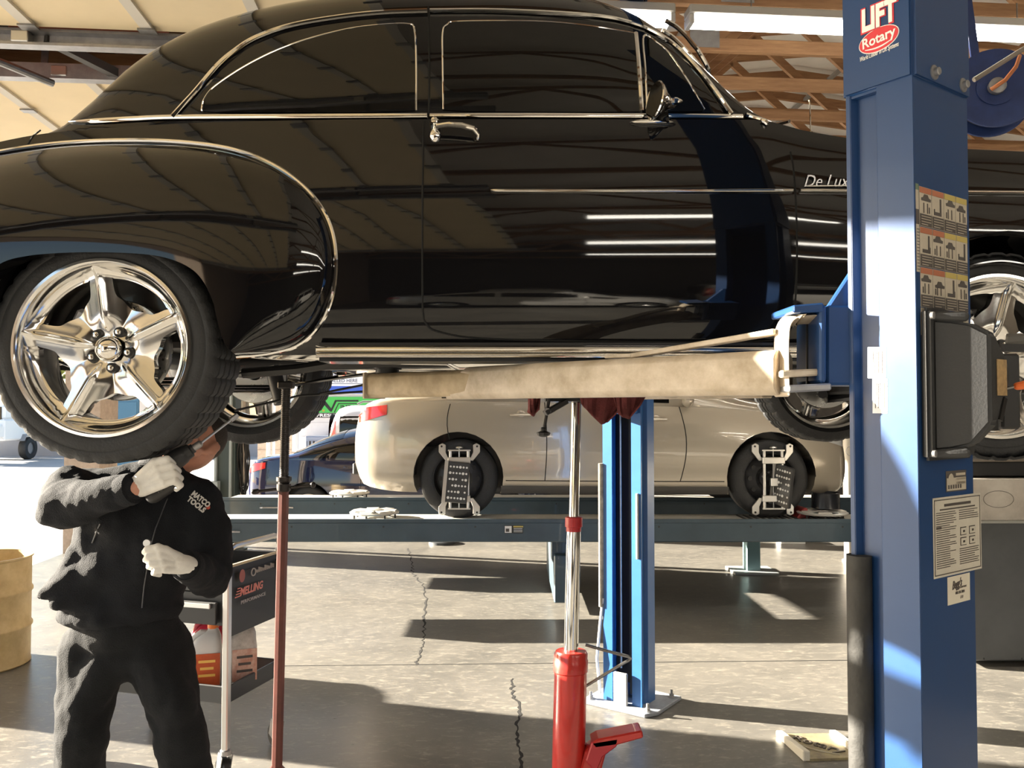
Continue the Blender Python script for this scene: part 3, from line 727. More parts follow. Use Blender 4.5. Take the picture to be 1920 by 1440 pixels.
W3 = make_wheel('wheel', V((HUB_R.x, 2*CYC-HUB_R.y, HUB_R.z)), .372, .283, math.radians(60), outer=1)
W4 = make_wheel('wheel', V((HUB_F.x+.02, 2*CYC-HUB_F.y, HUB_F.z)), .335, .262, math.radians(40), .22, outer=1)

# ------------------------------------------------------------------ underbody
for s_ in (-1, 1):
    y = CYC+s_*.50
    MB().tube([(-2.2, y, 2.02), (-1.75, y, 2.03), (-1.3, y, 2.08), (-.85, y, 1.96), (-.55, y, 1.935), (1.0, y, 1.935), (1.5, y, 1.95), (2.3, y, 1.97)], [(.05,.035)]*8, 4, flat=(0,0,1)).build('frame_rail', darkm, car, smooth=False)
    for k in range(3):
        L = .62-.14*k; MB().tube([(HUB_R.x-L, y-.06*s_*0+.03, HUB_R.z-.02+.025*k*0-.013*k+.10), (HUB_R.x-.3*L, y+.03, HUB_R.z-.085-.013*k), (HUB_R.x+.3*L, y+.03, HUB_R.z-.085-.013*k), (HUB_R.x+L+.12, y+.03, HUB_R.z-.01-.013*k)], [(.006,.028)]*4, 4, flat=(0,0,1)).build('spring_leaf', darkm, car, smooth=False)
    MB().tube([at(455,700,CYC+s_*.55), at(560,692,CYC+s_*.55), at(610,684,CYC+s_*.55), at(650,672,CYC+s_*.55)], .018, 8).build('radius_arm', darkm, car)
    MB().cyl((HUB_R.x+.22, y-.08*s_, HUB_R.z-.16), (HUB_R.x+.12, y-.04*s_, HUB_R.z+.22), .028, 12).build('shock_absorber', darkm, car)
    MB().cyl((HUB_R.x+.22, y-.08*s_, HUB_R.z-.17), (HUB_R.x+.17, y-.06*s_, HUB_R.z+.0), .036, 12).build('shock_boot', dark, car)
MB().cyl((HUB_R.x, CYC-.72, HUB_R.z), (HUB_R.x, CYC+.72, HUB_R.z), .045, 16).build('rear_axle', darkm, car)
mb = MB(); mb.sphere((HUB_R.x, CYC, HUB_R.z), .16, 16, 10, (.9,.8,1)); mb.build('differential', darkm, car)
MB().cyl((HUB_R.x+.12, CYC, HUB_R.z), (.9, CYC, 1.93), .04, 14).build('driveshaft', darkm, car)
for s_ in (-1, 1):
    MB().tube([(-2.1, CYC+s_*.34, 1.93), (-1.5, CYC+s_*.34, 2.0), (-1.1, CYC+s_*.33, 1.93), (-.75, CYC+s_*.32, 1.905), (-.2, CYC+s_*.30, 1.895), (.9, CYC+s_*.26, 1.895)], .030, 12).build('exhaust_pipe', chrome, car)
    MB().tube([(-.25, CYC+s_*.31, 1.895), (-.2, CYC+s_*.31, 1.895), (.25, CYC+s_*.29, 1.895), (.3, CYC+s_*.29, 1.895)], [.030,.06,.06,.030], 14).build('muffler', polish, car)
MB().bar((HUB_F.x, CYC-.6, HUB_F.z-.06), (HUB_F.x, CYC+.6, HUB_F.z-.06), .12, .08).build('front_crossmember', darkm, car, bevel=.01)
for s_ in (-1, 1):
    MB().tube([(HUB_F.x-.12, CYC+s_*.35, HUB_F.z-.10), (HUB_F.x, CYC+s_*.62, HUB_F.z-.12), (HUB_F.x+.12, CYC+s_*.35, HUB_F.z-.10)], .022, 8).build('control_arm', darkm, car)
    MB().tube([(HUB_F.x-.14, CYC+s_*.58, HUB_F.z-.05), (HUB_F.x-.14, CYC, HUB_F.z-.06)], .014, 8).build('tie_rod', darkm, car)
MB().tube([at(600,738,3.55), at(690,720,3.5), at(820,700,3.45)], .005, 8).build('brake_line', darkm, car)
MB().tube([at(440,770,3.6), at(560,742,3.6), at(700,733,3.6)], .005, 8).build('parking_cable', darkm, car)
# bumpers, trunk handle and lamps at the tail and nose
for x, s_ in ((-2.62, -1), (2.70, 1)):
    pts = [(x+s_*(-.18), CYC-.9, 2.02), (x+s_*-.03, CYC-.72, 2.02), (x, CYC-.4, 2.02), (x+.0, CYC, 2.02), (x, CYC+.4, 2.02), (x+s_*-.03, CYC+.72, 2.02), (x+s_*-.18, CYC+.9, 2.02)]
    MB().tube(smooth_path(pts, 5), [(.075,.02)]*31, 10, flat=(0,0,1)).build('bumper', chrome, car)
    for k in (-.4, .4): MB().bar((x, CYC+k, 2.02), (x-s_*.4, CYC+k, 2.0), .05, .05).build('bumper_iron', darkm, car, smooth=False)
for k in (-.74, .74):
    mb = MB(); mb.sphere((-2.28, CYC+k, 2.30), .07, 14, 8, (.6,.7,1.3)); mb.build('tail_lamp', M('tail_red', (.5,.01,.01), .15, 0, 1), car)
    mb = MB(); mb.sphere((2.50, CYC+k*.86, 2.36), .10, 16, 10, (.6,1,1)); mb.build('headlamp', chrome, car)
for k in range(4): MB().tube(smooth_path([(2.50, CYC-.5, 2.14+.05*k), (2.62, CYC-.25, 2.14+.05*k), (2.65, CYC, 2.14+.05*k), (2.62, CYC+.25, 2.14+.05*k), (2.50, CYC+.5, 2.14+.05*k)], 4), .012, 8).build('grille_bar', chrome, car)
# ------------------------------------------------------------------ two-post lift
UA = V((math.cos(math.radians(35.5)), math.sin(math.radians(35.5)), 0)); UB = V((-UA.y, UA.x, 0))
C0 = V((760/F*1.85, 1.85, 0)); LA, LB = .248, .167; TOPZ = 4.0
def column(o, ua, ub, name, label, lip, mat):
    c = empty(name, o+ua*LA/2+ub*LB/2, label, 'car lift', kind='thing')
    t = .012
    outer = [(0,0),(LA,0),(LA,.088),(LA-.02,.10),(LA-.02,.145),(LA,.155),(LA,LB),(LA-lip,LB)]
    inner = [(LA-lip,LB-t),(LA-t,LB-t),(LA-t,.158),(LA-.032,.15),(LA-.032,.096),(LA-t,.082),(LA-t,t),(t,t),(t,.082),(.032,.096),(.032,.15),(t,.158),(t,LB-t),(lip,LB-t)]
    rest = [(lip,LB),(0,LB),(0,.155),(.02,.145),(.02,.10),(0,.088)]
    MB().prism(outer+inner+rest, o+V((0,0,.02)), ua, ub, V((0,0,TOPZ-.02))).build('post', mat, c, smooth=True, bevel=.004, segs=2, angle=40)
    return c
near = column(C0, UA, UB, 'lift_column', 'big blue lift column with warning stickers and black lock cover', .045, bluep)
def frameA(px, py, off=0): return on_plane(px, py, C0-UB*off, -UB)      # a point on the sticker face
def frameB(px, py, off=0): return on_plane(px, py, C0-UA*off, -UA)      # a point on the sunlit face
NA, NB = -UB, -UA
# sleeve
zs = frameB(1718, 145).z
sl = MB(); e = .007
sl.prism([(-e,-e),(LA+e,-e),(LA+e,LB+e),(-e,LB+e)], C0+V((0,0,zs)), UA, UB, V((0,0,TOPZ+.1-zs)))
sl.build('sleeve', bluep, near, bevel=.010, segs=3, angle=40)
for px, py in ((1751,136),(1805,160)):
    q = frameA(px, py, e); mb = MB(); mb.lathe([(.017,0),(.017,.003),(.0095,.0035),(.0095,.012),(.008,.014)], 14, q, NA); mb.build('bolt', galv, near)
# lettering on the sleeve
lw_ = M('decal_white', (.85,.85,.86), .5); lr = M('decal_red', (.62,.03,.05), .5)
ub = -UB
Bo = lambda px, py: frameB(px, py, e)
u_ = (Bo(1700,60)-Bo(1600,60)); u_.z = 0; u_.normalize()
text('lettering', 'LIFT', Bo(1648,31), u_, UP, .075, lr, near, width=.094, bold=.075, off=.0008)
text('lettering', 'LIFT', Bo(1648,31), u_, UP, .072, lw_, near, width=.086, bold=.045, off=.0022)
def oval(c, a, b, u, v, n, mat, name, off, parent, t=.0008):
    n_ = u.cross(v); P = [c+n_*off+u*math.cos(2*PI*k/36)*a+v*math.sin(2*PI*k/36)*b for k in range(36)]
    MB().prism([(p.dot(u), p.dot(v)) for p in [q-c for q in P]], c+n_*off, u, v, n_*t).build(name, mat, parent, smooth=False)
oc = Bo(1648,74); tu = (u_+UP*.06).normalized(); tv = (UP-u_*.06).normalized()
oval(oc, .050, .0285, tu, tv, None, lw_, 'logo_border', .0006, near); oval(oc, .048, .0265, tu, tv, None, lr, 'logo_oval', .0016, near)
text('logo_lettering', 'Rotary', oc+UP*.002, tu, tv, .033, lw_, near, width=.082, bold=.02, off=.003)
MB().tube([oc+u_.cross(UP)*.003+tu*(-.034+.068*k/8)+tv*(-.013-.006*math.sin(PI*k/8)) for k in range(9)], [.0008+.0012*math.sin(PI*k/8) for k in range(9)], 6).build('logo_swoosh', lw_, near)
text('slogan', 'World Leader in Lift Systems', Bo(1648,98), (u_+UP*.05).normalized(), UP, .016, lw_, near, width=.096, shear=.25)
# warning stickers on the dark face
cell = M('sticker_cream', (.52,.47,.38), .6, var=.12, scale=40); org = M('sticker_orange', (.42,.15,.08), .6); yel = M('sticker_yellow', (.50,.40,.12), .6); drk = M('sticker_dark', (.085,.075,.07), .6); grn = M('sticker_green', (.16,.22,.15), .6)
def fa(a, z): return C0+UA*a+V((0,0,z))                    # face A by width and height
def rectA(name, a0, a1, z0, z1, mat, off, parent, t=.0006):
    return MB().prism([(a0,z0),(a1,z0),(a1,z1),(a0,z1)], C0+NA*off, UA, UP, NA*t).build(name, mat, parent, smooth=False)
def aof(px, py): return (frameA(px, py)-C0).dot(UA)
w0, w1 = .018, LA-.012; ztop = frameA(1735, 349).z-.004; zh = .092
cw = (w1-w0)/4
for r in range(3):
    z1 = ztop-r*zh
    for k in range(4):
        a0 = w0+k*cw; st = rectA('warning_sticker', a0+.0008, a0+cw-.0008, z1-zh+.002, z1, cell, .0004, near)
        rectA('heading', a0+.002, a0+cw-.002, z1-.014, z1-.001, org if k < 2 else yel, .0012, st)
        rectA('caption', a0+.002, a0+cw-.002, z1-zh+.003, z1-.062, drk, .0012, st)
        for l in range(4): rectA('caption_line', a0+.007, a0+cw-.006-(.014 if l == 3 else 0), z1-.068-l*.006, z1-.0665-l*.006, cell, .002, st)
        # pictogram: lifted car with posts, figures
        rnd = random.Random(r*7+k); cxx, czz = a0+cw/2, z1-.036
        if (r+k) % 3 != 1:
            MB().prism([(-.020,0),(.020,0),(.021,.006),(.012,.008),(.007,.015),(-.008,.015),(-.013,.008),(-.021,.006)], fa(cxx+rnd.uniform(-.003,.003), czz+rnd.uniform(-.006,.008))+NA*.0012, UA, UP, NA*.0006).build('pictogram_car', drk, st, smooth=False)
            for q in (-.008, .008): rectA('pictogram_post', cxx+q-.0018, cxx+q+.0018, czz-.023, czz, drk, .0012, st)
        else:
            rectA('pictogram_post', cxx+.008, cxx+.015, czz-.022, czz+.018, drk, .0012, st); rectA('pictogram_base', cxx-.016, cxx+.012, czz-.022, czz-.014, drk, .0012, st)
        fx = cxx+rnd.choice((-.016, .016)); rectA('pictogram_person', fx-.0022, fx+.0022, czz-.022, czz-.008, drk, .0012, st)
z2 = ztop-3*zh
for k in range(2):
    a0 = w0+k*2*cw; st = rectA('notice_sticker', a0+.0008, a0+2*cw-.0008, z2-.062, z2, cell, .0004, near)
    for l in range(9): rectA('notice_line', a0+.006, a0+2*cw-.006-(.03*((l*5+k) % 4 == 3)), z2-.009-l*.006, z2-.0075-l*.006, drk, .0012, st)
# strip of the same sheet wrapped round the corner
for r, (h0, h1, m) in enumerate(((0,.014,grn),(.014,.058,cell),(.058,.092,drk),(.092,.20,cell))):
    rectA('corner_sticker', .004, .0165, ztop+.004-h1, ztop+.004-h0, m, .0004, near)
for l in range(14): rectA('corner_sticker_line', .006, .015, ztop-.10-l*.007, ztop-.0985-l*.007, drk, .0012, near)
# lower stickers
def stick(name, x0, y0, x1, y1, mat):
    a0, a1 = aof(x0, (y0+y1)/2), aof(x1, (y0+y1)/2); zz1, zz0 = frameA((x0+x1)/2, y0).z, frameA((x0+x1)/2, y1).z
    return rectA(name, a0, a1, zz0, zz1, mat, .0004, near), a0, a1, zz0, zz1
st, a0, a1, b0, b1 = stick('maker_plate', 1773, 882, 1811, 921, drk)
rectA('plate_border', a0+.003, a1-.003, b0+.003, b0+.032, cell, .0012, st)
for k in range(3): rectA('plate_line', a0+.045, a1-.006, b1-.012-k*.010, b1-.006-k*.010, cell, .0012, st)
oval(fa(a0+.022, b1-.022), .012, .016, UA, UP, None, cell, 'plate_emblem', .0012, st)
for k in range(6): rectA('plate_icon', a0+.007+k*.011, a0+.013+k*.011, b0+.007, b0+.016, drk, .002, st)
st, a0, a1, b0, b1 = stick('instruction_sheet', 1749, 929, 1839, 1076, paper)
for z in (b0+.005, b1-.007): rectA('sheet_border', a0+.005, a1-.005, z, z+.002, ink, .0012, st)
for a in (a0+.005, a1-.007): rectA('sheet_border', a, a+.002, b0+.005, b1-.005, ink, .0012, st)
rectA('sheet_title', a0+.05, a1-.05, b1-.022, b1-.016, ink, .0012, st); rectA('sheet_title', a0+.03, a1-.03, b1-.030, b1-.027, ink, .0012, st)
rnd = random.Random(4); am = (a0+a1)/2
for k in range(26):
    z = b1-.036-k*.0050; rectA('sheet_line', a0+.013, am-.008-rnd.choice((0,.004,.03,.012)), z, z+.0016, ink, .0012, st)
    if k < 5 or k > 17: rectA('sheet_line', am+.006, a1-.014-rnd.choice((0,.004,.02)), z, z+.0016, ink, .0012, st)
rectA('sheet_notice', a0+.013, a0+.035, b1-.072, b1-.067, ink, .0015, st)
for i in range(2):
    for j in range(2): 
        q = (am+.010+i*.042, b1-.094-j*.024); rectA('diagram_frame', q[0], q[0]+.028, q[1], q[1]+.019, ink, .0012, st); rectA('diagram_car', q[0]+.002, q[0]+.026, q[1]+.002, q[1]+.017, paper, .002, st); rectA('diagram_dot', q[0]+.010, q[0]+.018, q[1]+.007, q[1]+.012, ink, .003, st)
st, a0, a1, b0, b1 = stick('dealer_sticker', 1776, 1078, 1818, 1130, M('dealer_cream', (.66,.62,.52), .6))
text('script', 'Begg\'s', fa((a0+a1)/2-.010, b1-.020), (UA+UP*.12).normalized(), UP, .026, ink, st, width=.046, shear=.35, bold=.03)
text('lettering', 'EQUIPMENT', fa((a0+a1)/2+.018, b1-.029), UA, UP, .006, ink, st, width=.034)
text('phone_number', '602-541-7094', fa((a0+a1)/2+.004, b1-.040), UA, UP, .009, ink, st, width=.042, bold=.02)
text('handwriting', '180', fa((a0+a1)/2+.010, b1-.052), UA, UP, .010, M('pencil', (.25,.22,.2), .7), st, shear=.3)
# stickers on the sunlit face
for x0, y0, x1, y1, nm in ((1627,651,1661,709,'serial_sticker'),(1636,710,1664,775,'barcode_sticker')):
    q = [frameB(a, b, -.001 if False else .0008) for a, b in ((x0,y1),(x1,y1),(x1,y0),(x0,y0))]
    pl = MB().add(q+[p-NB*.0006 for p in q], [(0,1,2,3),(7,6,5,4),(0,4,5,1),(1,5,6,2),(2,6,7,3),(3,7,4,0)]).build(nm, M('sticker_blue_white', (.62,.66,.72), .5), near, smooth=False)
    for k in range(7):
        t = .2+.1*k; a, b = q[3].lerp(q[2], t)+NB*.0006, q[0].lerp(q[1], t)+NB*.0006
        MB().bar(a.lerp(b, .12), a.lerp(b, .5 if k % 2 else .85), .0014, .0004, NB).build('sticker_line', ink, pl, smooth=False)
# lock cover (black box with folded corners)
lc = empty('lock_cover', fa(.12, 1.6)); lc.parent = near; lc.location = WO[lc.name]-WO[near.name]
z0c, z1c = frameA(1750, 862).z, frameA(1750, 578).z
cov = M('black_cover', (.030,.031,.033), .55, bump=.08, bscale=200)
aL = aof(1746, 700); 
def fa3(a, z, d): return C0+UA*a+NA*d+V((0,0,z))
# lower flange, then raised body with a chamfer that catches the sun
aL = .012
MB().prism([(aL,z0c),(aL+.20,z0c),(aL+.225,z0c+.06),(aL+.225,z1c-.09),(aL+.15,z1c-.012),(aL+.075,z1c),(aL,z1c-.004)], C0, UA, UP, NA*.022).build('backing', cov, lc, smooth=False, bevel=.008, segs=2)
rings = []
for d, x0, x1, t_, b_ in ((.020,.030,.232,.030,.022),(.050,.049,.222,.034,.026),(.082,.069,.210,.042,.036),(.116,.087,.182,.066,.085)):
    P = [(x0, z0c+b_), (x0+.03, z0c+b_), (x1-.035, z0c+b_+.05), (x1, z0c+b_+.10), (x1, z1c-t_-.075), (x1-.035, z1c-t_-.035), (x0+.03, z1c-t_), (x0, z1c-t_)]
    rings.append([fa3(a, z, d) for a, z in P])
MB().loft(rings).build('cover_shell', cov, lc, bevel=.006, segs=3, angle=25)
for zz in (z1c-.022, z0c+.016):
    MB().lathe([(.009,0),(.008,.006),(.002,.008)], 12, fa3(aL+.012, zz, .022), NA).build('screw', galv, lc)
    MB().capsule(fa3(aL+.022, zz, .024), fa3(aL+.056, zz-.004 if zz > 1.7 else zz+.004, .070), .010, .012, 10).build('cover_ridge', cov, lc)
MB().prism([(.115,z0c+.145),(.160,z0c+.145),(.160,z0c+.225),(.115,z0c+.225)], C0+NA*.117, UA, UP, NA*.0012).build('worn_label', M('worn_gold_label', (.50,.34,.16), .5, var=.5, scale=60, col2=(.25,.17,.09)), lc, smooth=False)
MB().bar(fa3(.155, z0c+.14, .115), fa3(.135, z0c+.09, .113), .014, .006, NA).build('lever_slot', groove_m, lc, smooth=False)
# release lever with orange grip, switch box, air spring beyond the column
lv = empty('lock_release_lever', fa(.2, 1.65)); lv.parent = near; lv.location = WO[lv.name]-WO[near.name]
MB().cyl(at(1872,731,1.90), at(1904,724,1.88), .0035, 8).build('rod', steel, lv); MB().capsule(at(1908,724,1.88), at(1936,719,1.87), .009, .011, 10).build('grip', M('orange_grip', (.8,.16,.03), .4), lv)
pu = empty('control_box', at(1900, 810, 2.12)); pu.parent = near; pu.location = WO[pu.name]-WO[near.name]
a, b = at(1886,805,2.14), at(1920,662,2.14); MB().box(((a.x+b.x)/2, 2.20, (a.z+b.z)/2), (b.x-a.x, .09, b.z-a.z)).build('box', dark, pu, smooth=False, bevel=.006)
MB().bar((a.x-.03, 2.17, a.z+.02), (a.x-.09, 2.10, a.z+.02), .05, .04).build('mount', dark, pu, smooth=False)
MB().tube([at(1888+.25*k, 637+9*math.sin(k*.9), 2.2+.012*math.cos(k*.9)) for k in range(0, 240)], .0045, 5).build('coiled_hose', M('hose_grey', (.12,.115,.105), .6), pu)
MB().bar(at(1880,652,2.2), at(2000,655,2.2), .02, .02).build('hose_bracket', dark, pu, smooth=False)
# base plate, rubber guard
bp = MB(); bp.prism([(-.10,-.10),(LA+.10,-.10),(LA+.10,LB+.12),(-.10,LB+.12)], C0, UA, UB, V((0,0,.022))); bp.build('base_plate', bluep, near, smooth=False)
gb = frameB(1602, 1040).z; gp = C0+UB*(LB-.018)+UA*.004
gpts = [gp+V((0,0,.03)), gp+V((0,0,.4)), gp+V((0,0,.8)), gp+V((0,0,gb))]
MB().tube(gpts, [(.026,.030)]*4, 14, flat=UA).build('door_guard', M('guard_rubber', (.028,.028,.027), .75, var=.5, scale=12, bump=.4, bscale=30), near, angle=50)
# carriage bracket outside the column
cg = empty('carriage', at(1570, 720, 2.06)); cg.parent = near; cg.location = WO[cg.name]-WO[near.name]
def slab(name, pix, Y0, Y1, mat, parent, bev=.004):
    P = [at(a, b, Y0) for a, b in pix]; n = len(P); Q = [V((p.x, p.y+(Y1-Y0), p.z)) for p in P]
    return MB().add(P+Q, [tuple(range(n))]+[tuple(range(2*n-1, n-1, -1))]+[(i, (i+1) % n, n+(i+1) % n, n+i) for i in range(n)]).build(name, mat, parent, smooth=False, bevel=bev)
slab('gusset', [(1600,502),(1612,502),(1612,575),(1551,577)], 2.00, 2.02, bluep, cg)
slab('arm_housing', [(1550,572),(1640,572),(1640,722),(1550,722)], 1.985, 2.13, bluep, cg, .006)
slab('housing_edge', [(1537,572),(1550,572),(1550,715),(1545,720),(1537,716)], 1.975, 2.14, bluep, cg, .005)
slab('upper_plate', [(1487,572),(1545,567),(1545,584),(1487,586)], 1.97, 2.14, bluep, cg, .004)
slab('lower_plate', [(1478,722),(1560,718),(1560,732),(1478,736)], 1.97, 2.14, galv, cg, .004)
pa, pb = at(1526, 590, 2.06), at(1526, 722, 2.06); MB().cyl(pa, pb, .019, 18).build('pivot_pin', M('greasy_pin', (.05,.05,.055), .35, .8), cg)
# swing arm: outer box tube, inner tube, yoke, brace bar, lifting pad
ar = empty('swing_arm', at(1470, 740, 2.06)); ar.parent = near; ar.location = WO[ar.name]-WO[near.name]
def arm_at(px, Y): return at(px, 720, Y)
zt_, zb_ = at(1462, 657, 2.05).z, at(1462, 741, 2.05).z; zc, hh = (zt_+zb_)/2, (zt_-zb_)
pR, pM, pL = V((at(1470,700,2.05).x, 2.05, zc)), V((at(868,700,2.93).x, 2.93, zc)), V((at(700,700,3.24).x, 3.24, zc))
dr = (pL-pR).normalized(); sd_ = dr.cross(UP).normalized()
mb = MB(); wd = .10
c1 = [(-wd/2+.018,-hh/2),(wd/2-.018,-hh/2),(wd/2,-hh/2+.018),(wd/2,hh/2-.018),(wd/2-.018,hh/2),(-wd/2+.018,hh/2),(-wd/2,hh/2-.018),(-wd/2,-hh/2+.018)]
rg = lambda p, k, cut_=0: [p+sd_*a*k+UP*b*k+dr*(cut_*(-b)) for a, b in c1]
mb.loft([rg(pR, 1), rg(pM, 1, 1.0)]); mb.build('outer_tube', tan_, ar, bevel=.003, angle=25)
mb = MB(); mb.loft([rg(pM-dr*.3, .84), rg(pL, .84)]); mb.build('inner_tube', M('worn_tan_inner', (.50,.40,.26), .5, var=.35, scale=10, col2=(.30,.23,.14)), ar, bevel=.003, angle=25)
mb = MB(); mb.box(pL-dr*.005, (.01,.1,.1), Matrix((dr, sd_, UP)).transposed()); mb.build('end_plate', tan_, ar, smooth=False)
yk = smooth_path([at(1466,744,2.05), at(1465,700,2.05), at(1465,640,2.05), at(1470,610,2.05), at(1490,598,2.05), at(1537,595,2.05)], 5)
MB().tube(yk, [(.016,.06)]*len(yk), 4, flat=(1,0,.2)).build('yoke', tan_, ar, bevel=.003, angle=30)
slab('yoke_foot', [(1466,694),(1540,691),(1540,704),(1466,708)], 1.99, 2.11, tan_, ar)
MB().bar(at(1185,668,2.42), at(1458,622,2.05), .035, .014).build('brace_bar', tan_, ar, smooth=False, bevel=.002)
MB().bar(at(1140,669,2.48), at(1190,667,2.41), .035, .012).build('brace_foot', tan_, ar, smooth=False, bevel=.002)
pd = pL-dr*-.0; q = pL+V((0,0,hh*.42))-dr*.09
mb = MB(); mb.cyl(q, q+V((0,0,.02)), .045, 16); mb.cyl(q+V((0,0,.02)), V((q.x,q.y,1.85)), .055, 18); mb.build('lifting_pad', dark, ar)
MB().bar(pM+V((0,0,-hh/2-.006))-dr*-.05, pM+V((0,0,-hh/2-.006))+dr*.05, .03, .012).build('stop_tab', dark, ar, smooth=False)

# far column, mirrored across the car
GE = V((.81,-.586,0)).normalized(); GG = V((-GE.y, GE.x, 0)); 
if GG.y < 0: GG = -GG
FC = V((.729, 4.70, 0))-GE*LA                 # left lip corner at the open face
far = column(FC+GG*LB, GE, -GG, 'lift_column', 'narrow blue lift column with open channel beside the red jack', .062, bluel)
mb = MB(); mb.prism([(-.10,-.08),(LA+.06,-.08),(LA+.10,.0),(LA+.10,LB+.14),(-.10,LB+.14)], FC+V((0,0,.0)), GE, GG, V((0,0,.022))); mb.build('base_plate', M('dusty_plate', (.34,.37,.42), .6, var=.4, scale=10), far, smooth=False, bevel=.004)
for a, b in ((-.06,-.04),(LA+.05,-.03),(-.06,LB+.09),(LA+.06,LB+.09)):
    q = FC+GE*a+GG*b; MB().lathe([(.022,.022),(.022,.026),(.014,.027),(.014,.042),(.008,.043),(.008,.065)], 10, q, UP).build('anchor_bolt', galv, far)
mb = MB(); q = FC+GE*LA/2-GG*.02; mb.box(q+V((0,0,.11)), (.085,.02,.18), Matrix((GE, GG, UP)).transposed()); mb.build('foot_block', M('dusty_block', (.55,.53,.5), .6, var=.2), far, smooth=False, bevel=.004)
MB().cyl(FC+GE*.085+GG*.06+V((0,0,.2)), FC+GE*.085+GG*.06+V((0,0,3.6)), .006, 8).build('cable', galv, far)
MB().bar(FC+GE*.15+GG*.10+V((0,0,.05)), FC+GE*.15+GG*.10+V((0,0,3.6)), .02, .05, GE).build('lock_rail', dark, far, smooth=False)
MB().box(FC+GE*.12+GG*.14+V((0,0,1.9)), (.2,.02,3.6), Matrix((GE, GG, UP)).transposed()).build('inner_web', dark, far, smooth=False)
q = FC-GE*.012+GG*.01; MB().tube([q+V((0,0,.55)), q+V((0,0,1.0)), q+V((0,0,1.38))], [(.018,.024)]*3, 12, flat=GE).build('door_guard', M('guard_rubber_tan', (.35,.31,.24), .8, var=.5, scale=20), far)
q = FC+GE*(LA-.02)-GG*.008; MB().bar(q+V((0,0,.85)), q+V((0,0,1.22)), .02, .012, GE).build('grip_strip', white, far, smooth=False, bevel=.003)
MB().tube([FC-GE*.02+V((0,0,.05)), FC-GE*.03-GG*.02+V((0,0,.25)), FC-GE*.02+V((0,0,.45)), FC+V((0,0,.6))], .008, 8).build('hose', white, far)
# far carriage with its arms
cgz = 1.80; q = FC+GE*LA/2
MB().box(q-GG*.05+V((0,0,cgz)), (.22,.16,.26), Matrix((GE, GG, UP)).transposed()).build('carriage', bluel, far, smooth=False, bevel=.006)
for e_, yy in ((at(1440,741,3.95), 0), (at(1000,742,4.05), 0)):
    p0 = q-GG*.13; p0.z = e_.z = 1.775; MB().bar(p0, e_, .09, .05).build('swing_arm', tan_, far, smooth=False, bevel=.006)
    MB().cyl(e_+V((0,0,.025)), e_+V((0,0,.075)), .05, 16).build('lifting_pad', dark, far)
# overhead beam joining the columns
ob = empty('overhead_beam', (C0+UA*.1+UB*.1+FC)/2+V((0,0,TOPZ)), 'blue overhead beam joining the tops of both lift columns', 'beam', kind='thing')
a, b = C0+UA*.12+UB*.08+V((0,0,TOPZ+.045)), FC+GE*.12+GG*.08+V((0,0,TOPZ+.045))
MB().bar(a, b, .10, .09).build('beam', bluep, ob, smooth=False, bevel=.006)
MB().bar(a+V((.07,0,.0)), b+V((.07,0,0)), .012, .06).build('trip_bar', dark, ob, smooth=False)
# ------------------------------------------------------------------ alignment rack
rackm = M('rack_slate_blue', (.045,.075,.10), .42, 0, .15, var=.25, scale=4)
RZ = .77; RY0 = 6.80; RW = .52; RGAP = 1.12
rack = empty('alignment_rack', (1.2, 7.9, 0), 'slate blue drive-on alignment rack with two long runways under the silver sedan', 'car lift')
for k, y0 in enumerate((RY0, RY0+RW+RGAP)):
    x0, x1 = -2.95, 4.1
    mb = MB(); mb.box(((x0+x1)/2, y0+RW/2, RZ-.08), (x1-x0, RW, .16)); rw = mb.build('runway', rackm, rack, smooth=False, bevel=.008)
    MB().box(((x0+x1)/2, y0+RW/2+.01, RZ+.001), (x1-x0-.02, RW-.05, .004)).build('deck', M('pale_deck', (.42,.40,.36), .55, var=.25, scale=3), rw, smooth=False)  # pale grey sheet laid over the slate blue runway top
    MB().box(((x0+x1)/2, y0+.012, RZ+.012), (x1-x0, .02, .03)).build('edge_rail', rackm, rw, smooth=False)
    MB().hexa([V(p) for p in ((-4.3,y0,.0),(-4.3,y0+RW,.0),(-2.95,y0+RW,RZ-.18),(-2.95,y0,RZ-.18),(-4.3,y0,.04),(-4.3,y0+RW,.04),(-2.95,y0+RW,RZ),(-2.95,y0,RZ))]) if False else None
    for q in range(9): MB().cyl((x0+.4+q*.75, y0-.001, RZ-.035), (x0+.4+q*.75, y0+.004, RZ-.035), .008, 8).build('bolt_hole', dark, rw)
    MB().tube([(-2.55,y0-.01,RZ-.075),(-2.52,y0-.035,RZ-.07),(-2.25,y0-.035,RZ-.07),(-2.22,y0-.01,RZ-.075)], .008, 8).build('pull_handle', galv, rw)
    for xl in (2.50,):
        if k == 1:
            MB().box((xl, y0+RW/2, RZ/2-.09), (.14, .16, RZ-.18)).build('leg', M('rack_leg_teal', (.16,.27,.30), .5), rack, smooth=False, bevel=.006)
            MB().box((xl, y0+RW/2, .012), (.45, .4, .024)).build('foot_plate', M('rack_foot_grey', (.30,.32,.33), .5), rack, smooth=False, bevel=.004)
MB().box((.42, RY0+.9, .28), (.14, 1.5, .40)).build('cross_member', rackm, rack, smooth=False, bevel=.01)
pixp = at(1045, 1030, RY0+.2)
MB().prism([(-.05,0),(.12,0),(.12,-.34),(.05,-.34),(-.05,-.16)], (pixp.x, RY0+.22, RZ-.18), (1,0,0), UP, V((0,.10,0))).build('lock_bracket', rackm, rack, smooth=False, bevel=.006)
for k in range(16):
    MB().box((1.95+.03*0+k*.055, RY0+.24, RZ+.006), (.012, .36, .012)).build('slip_plate_rib', dark, rack, smooth=False)
